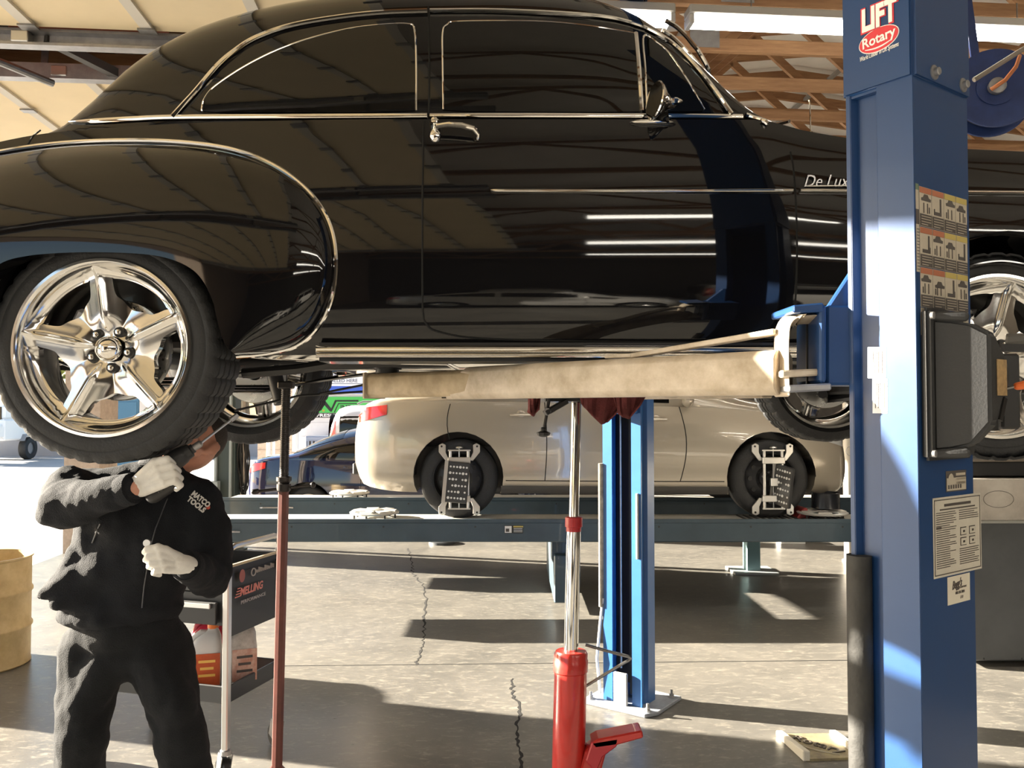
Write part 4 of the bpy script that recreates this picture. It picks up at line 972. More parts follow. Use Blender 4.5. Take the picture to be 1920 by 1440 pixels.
# decal on the runway side
a, b = at(946, 1000, RY0-.002), at(981, 985, RY0-.002)
dc = MB().box(((a.x+b.x)/2, RY0-.003, (a.z+b.z)/2), (b.x-a.x, .003, b.z-a.z)).build('warning_decal', M('decal_black', (.02,.02,.02), .5), rack, smooth=False)
MB().box((a.x+.03, RY0-.0055, (a.z+b.z)/2), (.055, .002, (b.z-a.z)*.85)).build('decal_picture', white, dc, smooth=False)
MB().box((a.x+.024, RY0-.0075, (a.z+b.z)/2-.006), (.028, .002, (b.z-a.z)*.4)).build('decal_figure', ink, dc, smooth=False)
MB().box((a.x+.112, RY0-.0055, b.z-.010), (.08, .002, .012)).build('decal_heading', yel, dc, smooth=False)
for k in range(3): MB().box((a.x+.110, RY0-.0055, b.z-.026-.013*k), (.072, .002, .004)).build('decal_line', white, dc, smooth=False)
# anchor disc on the floor below
q = ground(829, 1019); mb = MB(); mb.lathe([(.17,0),(.17,.03),(.12,.05),(.05,.055)], 24, (q.x, q.y, 0), UP); mb.build('turn_plate', M('turnplate_dark', (.06,.065,.07), .5, .3), label='dark round turn plate lying on the floor under the rack', cat='turn plate')

# ------------------------------------------------------------------ modern cars
def modern_car(name, label, o, paint, L=(-2.2, 2.15), wb=(-1.28, 1.37), suv=False, group=None, dark_rims=True, rot=0.0, R=.315):
    """local frame: x forward, y away from the viewer, z up from the tyres' foot; centre plane y = 0"""
    x0, x1 = L; r = empty(name, (0,0,0), label, 'car', group); WO[r.name] = V((0,0,0))
    if not suv:
        zt = [(x0,.74),(x0+.10,.98),(x0+.35,1.05),(x0+.62,1.09),(x0+1.0,1.27),(x0+1.45,1.42),(x0+2.0,1.48),(x0+2.5,1.46),(x0+2.9,1.33),(x0+3.35,1.06),(x0+3.75,.97),(x1-.25,.86),(x1-.06,.70),(x1,.55)]
        zb = [(x0,.72),(x0+.10,.94),(x0+.4,.985),(x0+1.2,.99),(x0+2.4,.955),(x0+3.2,.93),(x0+3.8,.86),(x1-.2,.76),(x1,.53)]
        wg = [(x0,.40),(x0+.15,.66),(x0+.6,.74),(x0+1.5,.80),(x0+2.6,.80),(x0+3.3,.77),(x1-.3,.66),(x1,.35)]; n = 2.8
    else:
        zt = [(x0,1.1),(x0+.05,1.5),(x0+.15,1.72),(x0+.4,1.78),(x0+2.6,1.76),(x0+2.95,1.62),(x0+3.4,1.20),(x0+3.7,1.13),(x1-.2,1.02),(x1,.75)]
        zb = [(x0,1.0),(x0+.05,1.06),(x0+.5,1.10),(x0+3.2,1.08),(x1-.2,.98),(x1,.72)]
        wg = [(x0,.74),(x0+.2,.82),(x0+1.5,.84),(x0+3.2,.82),(x1-.3,.74),(x1,.5)]; n = 4.5
    sh = Shell(zr=[(x0,.42),(x0+.12,.27),(x0+.5,.22),(x1-.6,.20),(x1-.12,.22),(x1,.34)], zb=zb, zt=zt,
        ws=[(x0,.62),(x0+.05,.78),(x0+.16,.90),(x0+.4,.965),(x0+.9,1.0),(x1-1.1,1.0),(x1-.45,.955),(x1-.18,.85),(x1-.05,.66),(x1,.45)], wg=wg,
        prof=[(0,.79),(.06,.835),(.18,.865),(.45,.885),(.62,.88),(.85,.855),(1,.83)], n=n)
    xs = [x0, x0+.015, x0+.05, x0+.10, x0+.16, x0+.25, x0+.35]+[x0+.45+.1*i for i in range(int((x1-x0-.9)/.1))]+[x1-.42,x1-.32,x1-.23,x1-.15,x1-.09,x1-.04,x1]
    body = sh.mesh(xs, 0).build('body', paint, r, angle=45)
    ra = R+.045
    cut(body, [MB().cyl((wx, -1.2, R+.02), (wx, 1.2, R+.02), ra, 32) for wx in wb]); body.data.polygons.foreach_set('use_smooth', [True]*len(body.data.polygons))
    MB().box(((x0+x1)/2, 0, .42), (x1-x0-.6, 1.20, .36)).build('underbody', darkm, r, smooth=False)
    def sp(x, z, off=.003, s=-1): return V((x, s*(sh.w(x, z)+off), z))
    zw = max(q[1] for q in zt)
    for s in (-1, 1):
        if not suv: wins = [(x0+.78, x0+1.62), (x0+1.70, x0+2.72)]
        else: wins = [(x0+.22, x0+1.05), (x0+1.12, x0+1.95), (x0+2.02, x0+2.85)]
        for k, (a, b) in enumerate(wins):
            G = []
            for i in range(13):
                t = i/12; xb = a+(b-a)*t; row = []
                ztop = min(zw-.09, sh.zt(xb)-.07 - (.0 if suv else .0))
                if not suv and k == 0: ztop = min(ztop, sh.zt(xb)-.08)
                for j in range(6):
                    z = sh.zb(xb)+.03+(max(ztop, sh.zb(xb)+.05)-sh.zb(xb)-.03)*j/5; xx = xb+(0 if suv else (.16*(t)*(-1 if k == len(wins)-1 else 0))*j/5*0); row.append(sp(xx, z, .004, s))
                G.append(row)
            MB().grid(G).build('side_window', glassd, r)
        for k, xd in enumerate((x0+1.66, x0+2.80) if not suv else (x0+1.10, x0+2.0)):
            zs = [sh.zr(xd)+.12+(sh.zb(xd)-sh.zr(xd)-.12)*i/10 for i in range(11)]
            MB().tube([sp(xd+.05*math.sin(i/10*PI)*(1 if k else .3), z, 0, s) for i, z in enumerate(zs)], .004, 6).build('door_gap', seam, r)
            hx = xd-.20; q = sp(hx, sh.zb(hx)-.11, .014, s); MB().capsule(q-V((.085,0,0)), q+V((.085,0,0)), .011, .010, 8).build('door_handle', paint, r)
            MB().sphere(sp(hx, sh.zb(hx)-.11, -.012, s), .045, 12, 8, (1,.4,1)).build('handle_cup', paint, r)
        xr = x0+.78 if not suv else x0+.2
        MB().tube([sp(xr+.0, sh.zb(xr)-.02, 0, s), sp(xr+.03, .85, 0, s), sp(xr+.13, .74, 0, s)] if False else [sp(x0+.86-.02*i+.004*i*i, .97-.06*i, 0, s) for i in range(6)], .004, 6).build('door_gap', seam, r)
        MB().tube([sp(x, sh.zr(x)+.115, .0, s) for x in [wb[0]+.40+i*(wb[1]-wb[0]-.8)/14 for i in range(15)]], .004, 6).build('sill_gap', seam, r)
        mb = MB(); mb.grid([[sp(x, z, .004, s) for z in [sh.zr(x)-.0+.0+.07*j/3 for j in range(4)]] for x in [wb[0]+.36+i*(wb[1]-wb[0]-.72)/14 for i in range(15)]]); mb.build('sill', M('sill_grey', (.09,.085,.08), .6), r)
        # lamps
        if not suv:
            G = [[sp(x0+.02+.30*i/8, .80+.01*i+(.13-.006*i)*j/4, .006, s) for j in range(5)] for i in range(9)]; MB().grid(G).build('tail_lamp', M('lamp_red', (.55,.02,.02), .12, 0, 1), r)
            G = [[sp(x1-.10-.36*i/8, .60+.012*i+(.10+.004*i)*j/4, .006, s) for j in range(5)] for i in range(9)]; MB().grid(G).build('headlamp', M('lamp_clear', (.75,.78,.8), .08, .3, 1), r)
        else:
            G = [[sp(x0+.02+.12*i/5, .95+.55*j/6, .006, s) for j in range(7)] for i in range(6)]; MB().grid(G).build('tail_lamp', M('lamp_red', (.55,.02,.02), .12, 0, 1), r)
            MB().tube([(x0+.5, s*.62, 1.80), (x0+.6, s*.62, 1.845), (x0+2.4, s*.62, 1.845), (x0+2.5, s*.62, 1.79)], .02, 8).build('roof_rail', M('rail_grey', (.3,.3,.3), .4, .6), r)
        # mirror
        xm = x0+(2.86 if not suv else 3.0); MB().sphere(sp(xm, sh.zb(xm)+.06, .09, s), .09, 12, 8, (.6,1,.75)).build('door_mirror', paint, r)
        for wx in wb:
            c = V((wx, s*.80, R)); ax = V((0, s, 0)); w_ = empty('wheel', c); w_.parent = r; w_.location = c
            MB().lathe([(R*.64,-.19),(R-.03,-.20),(R-.004,-.185),(R,-.16),(R-.006,-.13),(R,-.12),(R,-.06),(R-.006,-.05),(R,-.03),(R-.012,-.008),(R-.04,.004),(R*.7,.006),(R*.655,-.002),(R*.64,-.03)], 48, c, ax, closed=True).build('tyre', rubber, w_, angle=40)
            rm = M('steel_rim_black', (.02,.02,.022), .45, .2) if dark_rims else alu
            MB().lathe([(R*.66,-.19),(R*.665,-.006),(R*.64,-.002),(R*.62,-.02),(R*.58,-.05),(R*.46,-.03),(R*.34,-.015),(R*.26,-.03),(R*.22,-.045),(R*.08,-.04),(R*.075,-.015),(.001,-.012)], 40, c, ax).build('rim', rm, w_, angle=30)
            for k in range(10 if dark_rims else 5):
                a = 2*PI*k/(10 if dark_rims else 5); q = c+V((math.cos(a), 0, math.sin(a)))*R*.47
                MB().lathe([(.020,-.05),(.020,-.026)], 12, q, ax).build('vent_hole', groove_m, w_)
            for k in range(5):
                a = 2*PI*k/5+.3; q = c+V((math.cos(a), 0, math.sin(a)))*R*.155
                MB().lathe([(.010,-.05),(.009,-.02),(.002,-.018)], 8, q, ax).build('lug_nut', galv, w_)
            # wheel-well liner
            ra_, rb_ = [], []
            for k in range(17):
                a = PI*k/16; ra_.append(V((wx+ra*math.cos(a), s*.50, R+.02+ra*math.sin(a)))); rb_.append(V((wx+ra*math.cos(a), s*.84, R+.02+ra*math.sin(a))))
            MB().grid([[V((wx, s*.50, R+.1))]*17, ra_, rb_]).build('wheel_well', darkm, r)
    # front and rear screens
    for a, b, nm in (((x0+.66, x0+1.38, 'rear_screen'), (x0+2.66, x0+3.28, 'windscreen')) if not suv else ((x0+2.72, x0+3.36, 'windscreen'),)) if not suv else [(x0+2.72, x0+3.36, 'windscreen')]:
        G = []
        for i in range(9):
            x = a+(b-a)*i/8; row = []
            for j in range(13):
                t = -1+2*j/12; wv = sh.wg(x)*.84*t; k_ = abs(wv)/sh.wg(x); z = sh.zb(x)+(sh.zt(x)-sh.zb(x))*(1-k_**n)**(1/n)+.010; row.append(V((x, wv, z)))
            G.append(row)
        MB().grid(G).build(nm, glassd, r)
    if suv:
        MB().grid([[V((x0-.004+(.05 if z > 1.45 else .0)*(z-1.45)/.2, y, z)) for z in (1.12,1.25,1.38,1.5,1.62)] for y in (-.68,-.3,.3,.68)]).build('rear_screen', glassd, r)
        MB().bar((x0-.06,-.8,.55), (x0-.06,.8,.55), .12, .18).build('bumper', paint, r, bevel=.03)
    else:
        MB().box((x0+.0-.012, 0, .72), (.02, .36, .13)).build('number_plate', white, r, smooth=False)
    MB().box((x0+.01, 0, .40), (.06, 1.1, .10)).build('rear_valance', dark, r, smooth=False, bevel=.01)
    MB().box((x1-.02, 0, .42), (.05, .9, .14)).build('front_grille', dark, r, smooth=False, bevel=.01)
    r.location = o; r.rotation_euler = (0, 0, rot); return r
SEDX = (at(860,897,7.06).x+at(1443,897,7.06).x)/2; half = (at(1443,897,7.06).x-at(860,897,7.06).x)/2
champ = M('champagne_silver_paint', (.46,.41,.335), .24, .35, 1.0)
sedan = modern_car('sedan', 'champagne silver sedan with black steel wheels parked on the alignment rack', V((SEDX, 7.06+.80, RZ)), champ, L=(-half-.93, half+.78), wb=(-half, half), R=.335)
navy = M('navy_paint', (.010,.014,.05), .08, .0, 1.0)
bx = at(480, 880, 12.3).x
modern_car('sedan', 'dark navy sedan with red tail lamp parked beyond the rack', V((bx+2.2, 12.5, -.02)), navy, dark_rims=False)
sx = at(628, 800, 15.2).x
modern_car('suv', 'white sport utility vehicle with dark rear glass parked by the green sign', V((sx+2.15, 15.6, -.02)), M('suv_white', (.72,.72,.74), .25, 0, .6), L=(-2.2, 2.3), wb=(-1.3, 1.45), suv=True, dark_rims=False, R=.36)
# cars standing on the open side of the shop, seen in the reflections of the black paint
pale = M('pale_grey_paint', (.55,.54,.52), .2, .2, 1.0)
modern_car('sedan', 'pale grey sedan parked on the open side of the shop', V((.4, -6.6, 0)), pale, dark_rims=False, rot=.06)
modern_car('suv', 'pale grey sport utility vehicle parked on the open side of the shop', V((-4.0+.6, -8.4, 0)) if False else V((5.0, -7.4, 0)), pale, L=(-2.2, 2.3), wb=(-1.3, 1.45), suv=True, dark_rims=False, R=.36, rot=.05)

# ------------------------------------------------------------------ off-roader outside
jp = empty('off_roader', ground(-110, 872, -.02), 'white off-roader with slotted grille parked by the low wall', 'car'); jo = V(jp.location); jw = M('jeep_white', (.82,.82,.82), .4)
JY = jo.y; s0 = at(-92, 820, JY); J = lambda x, y, z: V((s0.x+x, JY+y, z))
MB().box(J(-.1,.9,.95), (1.45,1.6,.45)).build('bonnet', jw, jp, smooth=False, bevel=.06, segs=2)
MB().box(J(-.1,.06,.85), (1.15,.08,.55)).build('grille', jw, jp, smooth=False, bevel=.05, segs=3)
for k in range(7): MB().box(J(-.38+.09*k,.012,.86), (.035,.03,.36)).build('grille_slot', groove_m, jp, smooth=False)
for k in (-.52,.34): MB().lathe([(.10,0),(.09,.03),(.01,.04)], 16, J(k+.0,.03,.9), V((0,-1,0))).build('headlamp', chrome, jp)
MB().box(J(-.1,-.12,.50), (1.55,.16,.20)).build('bumper', M('bumper_grey', (.22,.23,.25), .6), jp, smooth=False, bevel=.02)
MB().box(J(-.1,2.6,1.0), (1.5,2.0,.7)).build('tub', jw, jp, smooth=False, bevel=.05); MB().box(J(-.1,2.6,1.58), (1.35,1.8,.5)).build('hard_top', jw, jp, smooth=False, bevel=.08)
MB().box(J(-.1,1.66,1.55), (1.2,.04,.42)).build('windscreen', glassd, jp, smooth=False)
for k in (-.82,.66):
    for yy in (.55, 2.9):
        MB().lathe([(.2,-.12),(.36,-.12),(.38,-.08),(.38,.08),(.36,.12),(.2,.12)], 28, J(k-.0,yy,.36), V((1,0,0)), closed=True).build('tyre', rubber, jp)
        MB().lathe([(.21,-.08),(.21,.08),(.05,.06)], 20, J(k,yy,.36), V((1,0,0))).build('rim', alu, jp)
        MB().tube([J(k,yy-.42,.62), J(k,yy-.3,.82), J(k,yy+.3,.82), J(k,yy+.42,.62)], [(.14,.02)]*4, 4, flat=(1,0,0)).build('fender_flare', M('bumper_grey', (.22,.23,.25), .6), jp, smooth=False)

# ------------------------------------------------------------------ wheel alignment clamps
def clamp(cx, cz, Y, target, lab):
    c = V((cx, Y, cz)); k = empty('alignment_clamp', c-V((0,0,.25)), lab, 'wheel clamp', 'alignment clamps on the sedan wheels')
    bright = M('clamp_aluminium', (.70,.69,.67), .3, .9)
    for dx in (-.075, .075): MB().cyl(c+V((dx,0,-.24)), c+V((dx,0,.24)), .013, 12).build('guide_rod', bright, k)
    MB().cyl(c+V((0,0,-.24)), c+V((0,0,.27)), .006, 8).build('screw_rod', alu, k)
    for z in (-.245, .245): MB().box(c+V((0,0,z)), (.19,.025,.012)).build('end_bar', bright, k, smooth=False)
    for z, s in ((-.16, -1), (.16, 1)):
        MB().box(c+V((0,0,z)), (.19,.045,.055)).build('slide_block', bright, k, smooth=False, bevel=.004)
        for dx in (-1, 1):
            P = [(0,0),(.03,-.005),(.09,.07),(.09,.13),(.06,.145),(.03,.13),(.03,.07)]
            MB().prism([(a*dx, b*s) for a, b in P], c+V((dx*.085,.012,z)), (1,0,0), UP, V((0,.018,0))).build('claw_arm', bright, k, smooth=False, bevel=.003)
            MB().cyl(c+V((dx*.15,.008,z+s*.118)), c+V((dx*.15,.012,z+s*.118)), .009, 10).build('claw_hole', groove_m, k)
    MB().lathe([(.03,0),(.034,.006),(.03,.014),(.01,.018)], 14, c+V((0,0,.262)), UP).build('knob', bright, k)
    R_ = Matrix.Rotation(target[1], 3, 'Z') @ Matrix.Rotation(target[0], 3, 'Y'); tc_ = c+V(target[2])
    bo = MB().box(tc_, (.20,.035,.34), R_).build('target_board', M('target_black', (.035,.035,.037), .5), k, smooth=False, bevel=.006)
    MB().box(tc_+R_ @ V((-.095,-.02,0)), (.03,.012,.35), R_).build('board_edge', alu, bo, smooth=False)
    dm = M('target_dot', (.70,.70,.68), .5)
    for i in range(6):
        for j in range(6):
            if (i*5+j*3) % 7 in (3,) and 0 < i < 5: continue
            q = tc_+R_ @ V((-.058+.027*j, -.0185, -.13+.052*i)); rr = .0085 if (i+j) % 4 else .0115
            MB().lathe([(rr,0),(rr,.002),(rr*.45,.002),(rr*.45,.0004)], 10, q, R_ @ V((0,-1,0))).build('target_dot', dm, bo)
    MB().box(c+V((.0,-.01,-.02)), (.06,.05,.07)).build('centre_block', alu, k, smooth=False, bevel=.004)
Yc = 7.06-.05
p = at(861, 899, Yc); clamp(p.x, p.z, Yc, (math.radians(5), 0, (-.02,-.05,-.02)), 'alignment clamp with dotted board facing out on rear wheel of silver sedan')
p = at(1450, 899, Yc); clamp(p.x, p.z, Yc, (math.radians(9), math.radians(-62), (.06,-.06,-.05)), 'alignment clamp with board turned edge-on at front wheel of silver sedan')

# ------------------------------------------------------------------ wheel covers laid on the runways
def wheel_cover(px, py, Y, z, lab):
    q = on_plane(px, py, V((0,0,z+.05)), UP); q = V((q.x, Y, z+.004)); k = empty('wheel_cover', q, lab, 'hubcap', 'wheel covers taken off the sedan'); sm = M('cover_silver', (.62,.61,.58), .35, .5)
    R_ = .205; MB().lathe([(R_-.02,.035),(R_,.04),(R_+.004,.052),(R_-.012,.060),(R_-.03,.056)], 40, q, UP, closed=True).build('outer_ring', sm, k)
    MB().lathe([(.075,.05),(.07,.072),(.04,.080),(.001,.082)], 24, q, UP).build('centre', sm, k)
    for i in range(7):
        a = 2*PI*i/7; e1, e2 = V((math.cos(a), math.sin(a), 0)), V((-math.sin(a), math.cos(a), 0))
        MB().prism([(.06,-.03),(R_-.02,-.055),(R_-.02,.055),(.06,.03)], q+V((0,0,.056)), e1, e2, V((0,0,.012))).build('spoke', sm, k, smooth=False, bevel=.004)
        MB().cyl(q+e1*(R_-.03), q+e1*(R_-.03)+V((0,0,.045)), .008, 8).build('clip', dark, k)
wheel_cover(667, 918, RY0+RW+RGAP+.26, RZ, 'silver wheel cover lying on the far runway')
wheel_cover(703, 960, RY0+.26, RZ, 'silver wheel cover lying on the near runway behind the sedan')
wheel_cover(1556, 966, RY0+.24, RZ, 'silver wheel cover lying on the near runway by the black drum')
q = at(1548, 940, RY0+.24); mb = MB(); mb.lathe([(.112,0),(.118,.004),(.116,.02),(.114,.12),(.118,.13),(.112,.134),(.108,.125),(.10,.02)], 32, V((q.x, q.y, RZ+.089)), UP)
mb.build('oil_drum', M('drum_black', (.02,.022,.028), .25, .3), label='small open black drum standing on the wheel cover near the nose of the silver sedan', cat='drum')
q = at(1499, 960, RY0+.3); MB().prism([(-.055,0),(.055,0),(.035,.09),(-.0,.09)], V((q.x, RY0+.2, RZ+.004)), (1,0,0), UP, V((0,.22,0))).build('wheel_chock', M('chock_red', (.22,.02,.02), .5), label='dark red wheel chock behind the front wheel of the silver sedan', cat='chock', smooth=False, bevel=.01)
# ------------------------------------------------------------------ the mechanic
navyc = M('navy_work_jacket', (.010,.011,.014), .9, 0, 0, bump=.5, bscale=260, spec=.25)
navyt = M('navy_work_trousers', (.011,.012,.014), .92, 0, 0, bump=.5, bscale=260, spec=.25)
skin = M('skin', (.52,.25,.17), .5, 0, 0, var=.2, scale=20); glove = M('white_glove', (.72,.70,.66), .7, bump=.15, bscale=90, var=.15, scale=18); hairm = M('dark_hair', (.025,.018,.013), .7, bump=.6, bscale=200)
man = empty('person', V((ground(245, 1600).x, 3.02, 0)), 'person in dark navy jacket, trousers and white gloves working with a cordless driver', 'person')
J = {}
def j(n, px, py, Y): J[n] = at(px, py, Y); return J[n]
j('pelvis',236,1196,3.06); j('waist',242,1110,3.05); j('chest',262,985,3.04); j('neck0',290,905,3.06); j('neck1',338,862,3.09); j('head',357,834,3.10)
j('shR',158,925,3.04); j('elR',118,952,2.80); j('wrR',256,914,2.70)
j('shL',372,936,3.06); j('elL',392,1082,3.00); j('wrL',345,1058,2.76)
j('hipR',176,1215,3.07); j('knR',155,1380,2.99); j('hipL',296,1215,3.07); j('knL',340,1370,2.97)
J['anR'] = V((at(140,1600,3.10).x, 3.10, .10)); J['anL'] = V((at(372,1600,3.05).x, 3.05, .10))
# one continuous body under the clothes
b = MB()
def lim(mb, names, radii, n=12):
    for k in range(len(names)-1): mb.capsule(J[names[k]], J[names[k+1]], radii[k], radii[k+1], n)
lim(b, ['pelvis','waist','chest','neck0'], [.10,.095,.12,.07]); lim(b, ['neck0','neck1','head'], [.064,.060,.062])
lim(b, ['chest','shR','elR','wrR'], [.09,.06,.045,.030]); lim(b, ['chest','shL','elL','wrL'], [.09,.06,.045,.030])
lim(b, ['pelvis','hipR','knR','anR'], [.09,.08,.055,.04]); lim(b, ['pelvis','hipL','knL','anL'], [.09,.08,.055,.04])
# head: facing the wheel, tipped back; fwd = nose direction
HC = J['head']; fwd = V((-.12,-.60,.80)).normalized(); hup = V((.342,.743,.579)); hup = (hup-fwd*hup.dot(fwd)).normalized(); hs = hup.cross(fwd).normalized()   # hs: towards his right ear side
HR = Matrix((fwd, hs, hup)).transposed()
h = lambda x, y, z: HC+fwd*x+hs*y+hup*z
b.sphere(h(-.008,0,.02), .098, 20, 14, (1.02,.80,1.12), HR); b.sphere(h(.03,0,-.045), .075, 16, 12, (.95,.80,1.0), HR)
b.capsule(h(.062,0,-.092), h(.055,0,-.09), .030, .03); b.capsule(h(.088,0,.005), h(.112,0,-.022), .010, .014); b.capsule(h(.090,-.03,.022), h(.090,.03,.022), .012)
b.capsule(h(.088,-.018,-.058), h(.088,.018,-.058), .010); b.capsule(h(.075,-.05,-.02), h(.02,-.066,-.05), .022, .026); b.capsule(h(.075,.05,-.02), h(.02,.066,-.05), .022, .026)
for s in (-1, 1): b.capsule(h(-.012,s*.086,.028), h(-.002,s*.088,-.024), .018, .014); b.capsule(h(-.02,s*.100,.03), h(-.022,s*.100,-.004), .010)
body = remesh(b, 'body', skin, man, .0075, 3)
# eyes and brows
for s in (-1, 1):
    MB().sphere(h(.083,s*.032,.010), .012, 10, 8).build('eye', M('eye_white', (.7,.68,.65), .3), man); MB().sphere(h(.092,s*.032,.010), .006, 8, 6).build('iris', dark, man)
    MB().capsule(h(.098,s*.015,.030), h(.088,s*.05,.030), .005).build('eyebrow', hairm, man)
# hair
hb = MB(); hb.sphere(h(-.024,0,.072), .092, 20, 14, (1.0,.84,1.05), HR)
for s in (-1, 1): hb.capsule(h(-.03,s*.070,.03), h(-.026,s*.076,.005), .016, .010)
remesh(hb, 'hair', hairm, man, .007, 3)
# jacket
c = MB()
for a, bb_, r1, r2 in (('waist','chest',.150,.175),):
    for k in range(7):
        t = k/6; p = J['waist'].lerp(J['chest'], t); c.sphere(p+V((0,0,0)), 1, 16, 10, (.20+.035*t, .135+.01*t, .11))
hem = J['pelvis']+V((-.02,0,.0))
c.sphere(at(228,1135,3.05), 1, 16, 10, (.225,.15,.10)); c.sphere(at(215,1150,3.04), 1, 16, 10, (.205,.15,.055))
c.capsule(at(210,1060,3.0), at(84,1112,2.93), .10, .022); c.capsule(at(180,1100,2.98), at(110,1132,2.92), .07, .03); c.capsule(at(150,1050,3.0), at(75,1118,2.95), .06, .016)      # flapping hem
c.sphere(J['chest']+V((0,0,.04)), 1, 16, 10, (.235,.145,.13)); c.capsule(J['shR'], J['shL'], .085, .085)
c.capsule(J['neck0'], J['shR'], .085, .08); c.capsule(J['neck0'], J['shL'], .085, .08)
c.capsule(J['shR'], J['elR'], .092, .076); c.capsule(J['elR'], J['wrR'].lerp(J['elR'], .10), .078, .052)
c.capsule(at(128,905,2.98), at(100,958,2.80), .07, .055); c.capsule(at(108,930,2.9), at(180,935,2.78), .06, .055)
c.capsule(J['shL'], J['elL'], .085, .074); c.capsule(J['elL'], J['wrL'].lerp(J['elL'], .08), .076, .047); c.capsule(at(410,985,3.05), at(412,1065,3.02), .05, .055)
jk = remesh(c, 'jacket', navyc, man, .011, 5, disp=(.10,.030))
# collar
cp = [J['neck0'].lerp(J['neck1'], .30)+(fwd*math.cos(a)*.092+hs*math.sin(a)*.085)+V((0,0,-.006)) for a in [2*PI*k/24 for k in range(24)]]
MB().tube(cp, [(.032,.012)]*24, 10, closed=True, flat=(J['neck1']-J['neck0']).normalized()).build('collar', navyc, jk)
# cuffs, zip, pockets
for w_, e_ in (('wrR','elR'),('wrL','elL')):
    d = (J[w_]-J[e_]).normalized(); MB().lathe([(.052,-.045),(.054,-.02),(.051,.0),(.043,.002)], 20, J[w_]-d*.012, d).build('cuff', navyc, jk)
zp = [at(x, y, 2.868) for x, y in ((330,915),(310,945),(292,985),(275,1050),(262,1120))]
def skinpt(px, py, off=.003, ob=jk):
    d = ray(px, py).normalized(); o = V((0,0,CAMZ)); loc = WO[ob.name]; ok, p, nrm, i = ob.ray_cast(o-loc, d)
    return (p+loc-d*off, nrm) if ok else (at(px, py, 2.88), V((0,-1,0)))
MB().tube([skinpt(x, y, .002)[0] for x, y in ((322,920),(312,940),(302,965),(292,990),(284,1020),(277,1060),(270,1100),(266,1140))], .0022, 6).build('zip', M('zip_metal', (.10,.10,.10), .4, .8), jk)
MB().tube([skinpt(x, y, .002)[0] for x, y in ((173,1018),(180,1000),(188,982))], .003, 6).build('pocket_zip', M('zip_metal', (.10,.10,.10), .4, .8), jk)
tp, tn = skinpt(374, 940, .006)
tu = (skinpt(392,954,.006)[0]-skinpt(356,926,.006)[0]).normalized(); tvv = (UP-tu*tu.z).normalized()
logo = M('logo_grey', (.55,.53,.50), .7)
text('chest_lettering', 'MATCO', tp+tvv*.010, tu, tvv, .026, logo, jk, width=.075, bold=.05, off=.008); text('chest_lettering', 'TOOLS', tp-tvv*.014, tu, tvv, .026, logo, jk, width=.075, bold=.05, off=.008)
rp = skinpt(390, 951, .008)[0]; MB().sphere(rp, .008, 10, 8, (1,.4,1)).build('logo_dot', M('logo_red', (.5,.08,.05), .6), jk)
# trousers
t = MB()
t.sphere(J['pelvis']+V((0,0,.04)), 1, 16, 10, (.20,.155,.13)); t.sphere(J['pelvis']+V((0,0,-.05)), 1, 16, 10, (.17,.14,.11)); t.capsule(J['hipR'], J['hipL'], .115, .115)
for s, hp, kn, an in ((0,'hipR','knR','anR'),(1,'hipL','knL','anL')):
    t.capsule(J[hp], J[kn], .122, .088); t.capsule(J[kn], J[an]+V((0,0,.02)), .092, .075)
t.capsule(at(200,1240,3.0), at(150,1330,2.97), .085, .075); t.capsule(at(285,1235,3.0), at(330,1330,2.95), .085, .08)
remesh(t, 'trousers', navyt, man, .011, 4, disp=(.12,.032))
# boots
for an, s in (('anR',-1),('anL',1)):
    q = J[an]; d = V((s*.35,-1,0)).normalized(); mb = MB(); mb.capsule(V((q.x,q.y,.15)), V((q.x,q.y,.06)), .055, .055); mb.capsule(V((q.x,q.y+.02,.05)), V((q.x,q.y,.045))+d*.17, .048, .042)
    mb.box(V((q.x,q.y,.014))+d*.075, (.10,.29,.028), Matrix.Rotation(math.atan2(d.x,-d.y)*1.0, 3, 'Z')); remesh(mb, 'boot', M('boot_black', (.015,.014,.013), .5), man, .008, 3)

# cordless driver held in the right hand
dv = empty('cordless_driver', at(310, 900, 2.72), 'black cordless driver with long silver bit held in raised gloved hand', 'power tool'); tool = M('tool_black', (.022,.022,.023), .45); toolg = M('tool_grey', (.16,.16,.155), .5)
DY = 2.735; A, E = at(283,892,DY), at(346,851,DY+.03); dd = (E-A).normalized()
MB().lathe([(.018,0),(.030,.008),(.033,.03),(.033,.10),(.030,.12),(.026,.128)], 20, A, dd).build('motor_housing', tool, dv)
q = A+dd*.128; MB().lathe([(.026,0),(.024,.018),(.016,.022),(.016,.03)], 18, q, dd).build('nose', tool, dv)
MB().lathe([(.012,.028),(.012,.055),(.008,.060),(.006,.062)], 14, q, dd).build('bit_holder', galv, dv)
tip = at(432, 788, DY+.10); MB().cyl(q+dd*.055, tip, .0042, 8).build('extension_bit', alu, dv); MB().cyl(tip, tip+(tip-q).normalized()*.03, .009, 10).build('socket', galv, dv)
g0, g1 = A+dd*.05, at(306, 916, DY+.005); MB().capsule(g0, g1, .022, .020).build('grip', tool, dv)
bt0, bt1 = at(288,929,DY), at(328,903,DY+.012); bd = (bt1-bt0).normalized()
bat = MB().capsule(bt0, bt1, .026, .024, 14).build('battery', tool, dv); text('battery_lettering', '18V', (bt0+bt1)/2+V((0,-.026,0)), bd, V((-bd.z,0,bd.x)), .02, toolg, bat)

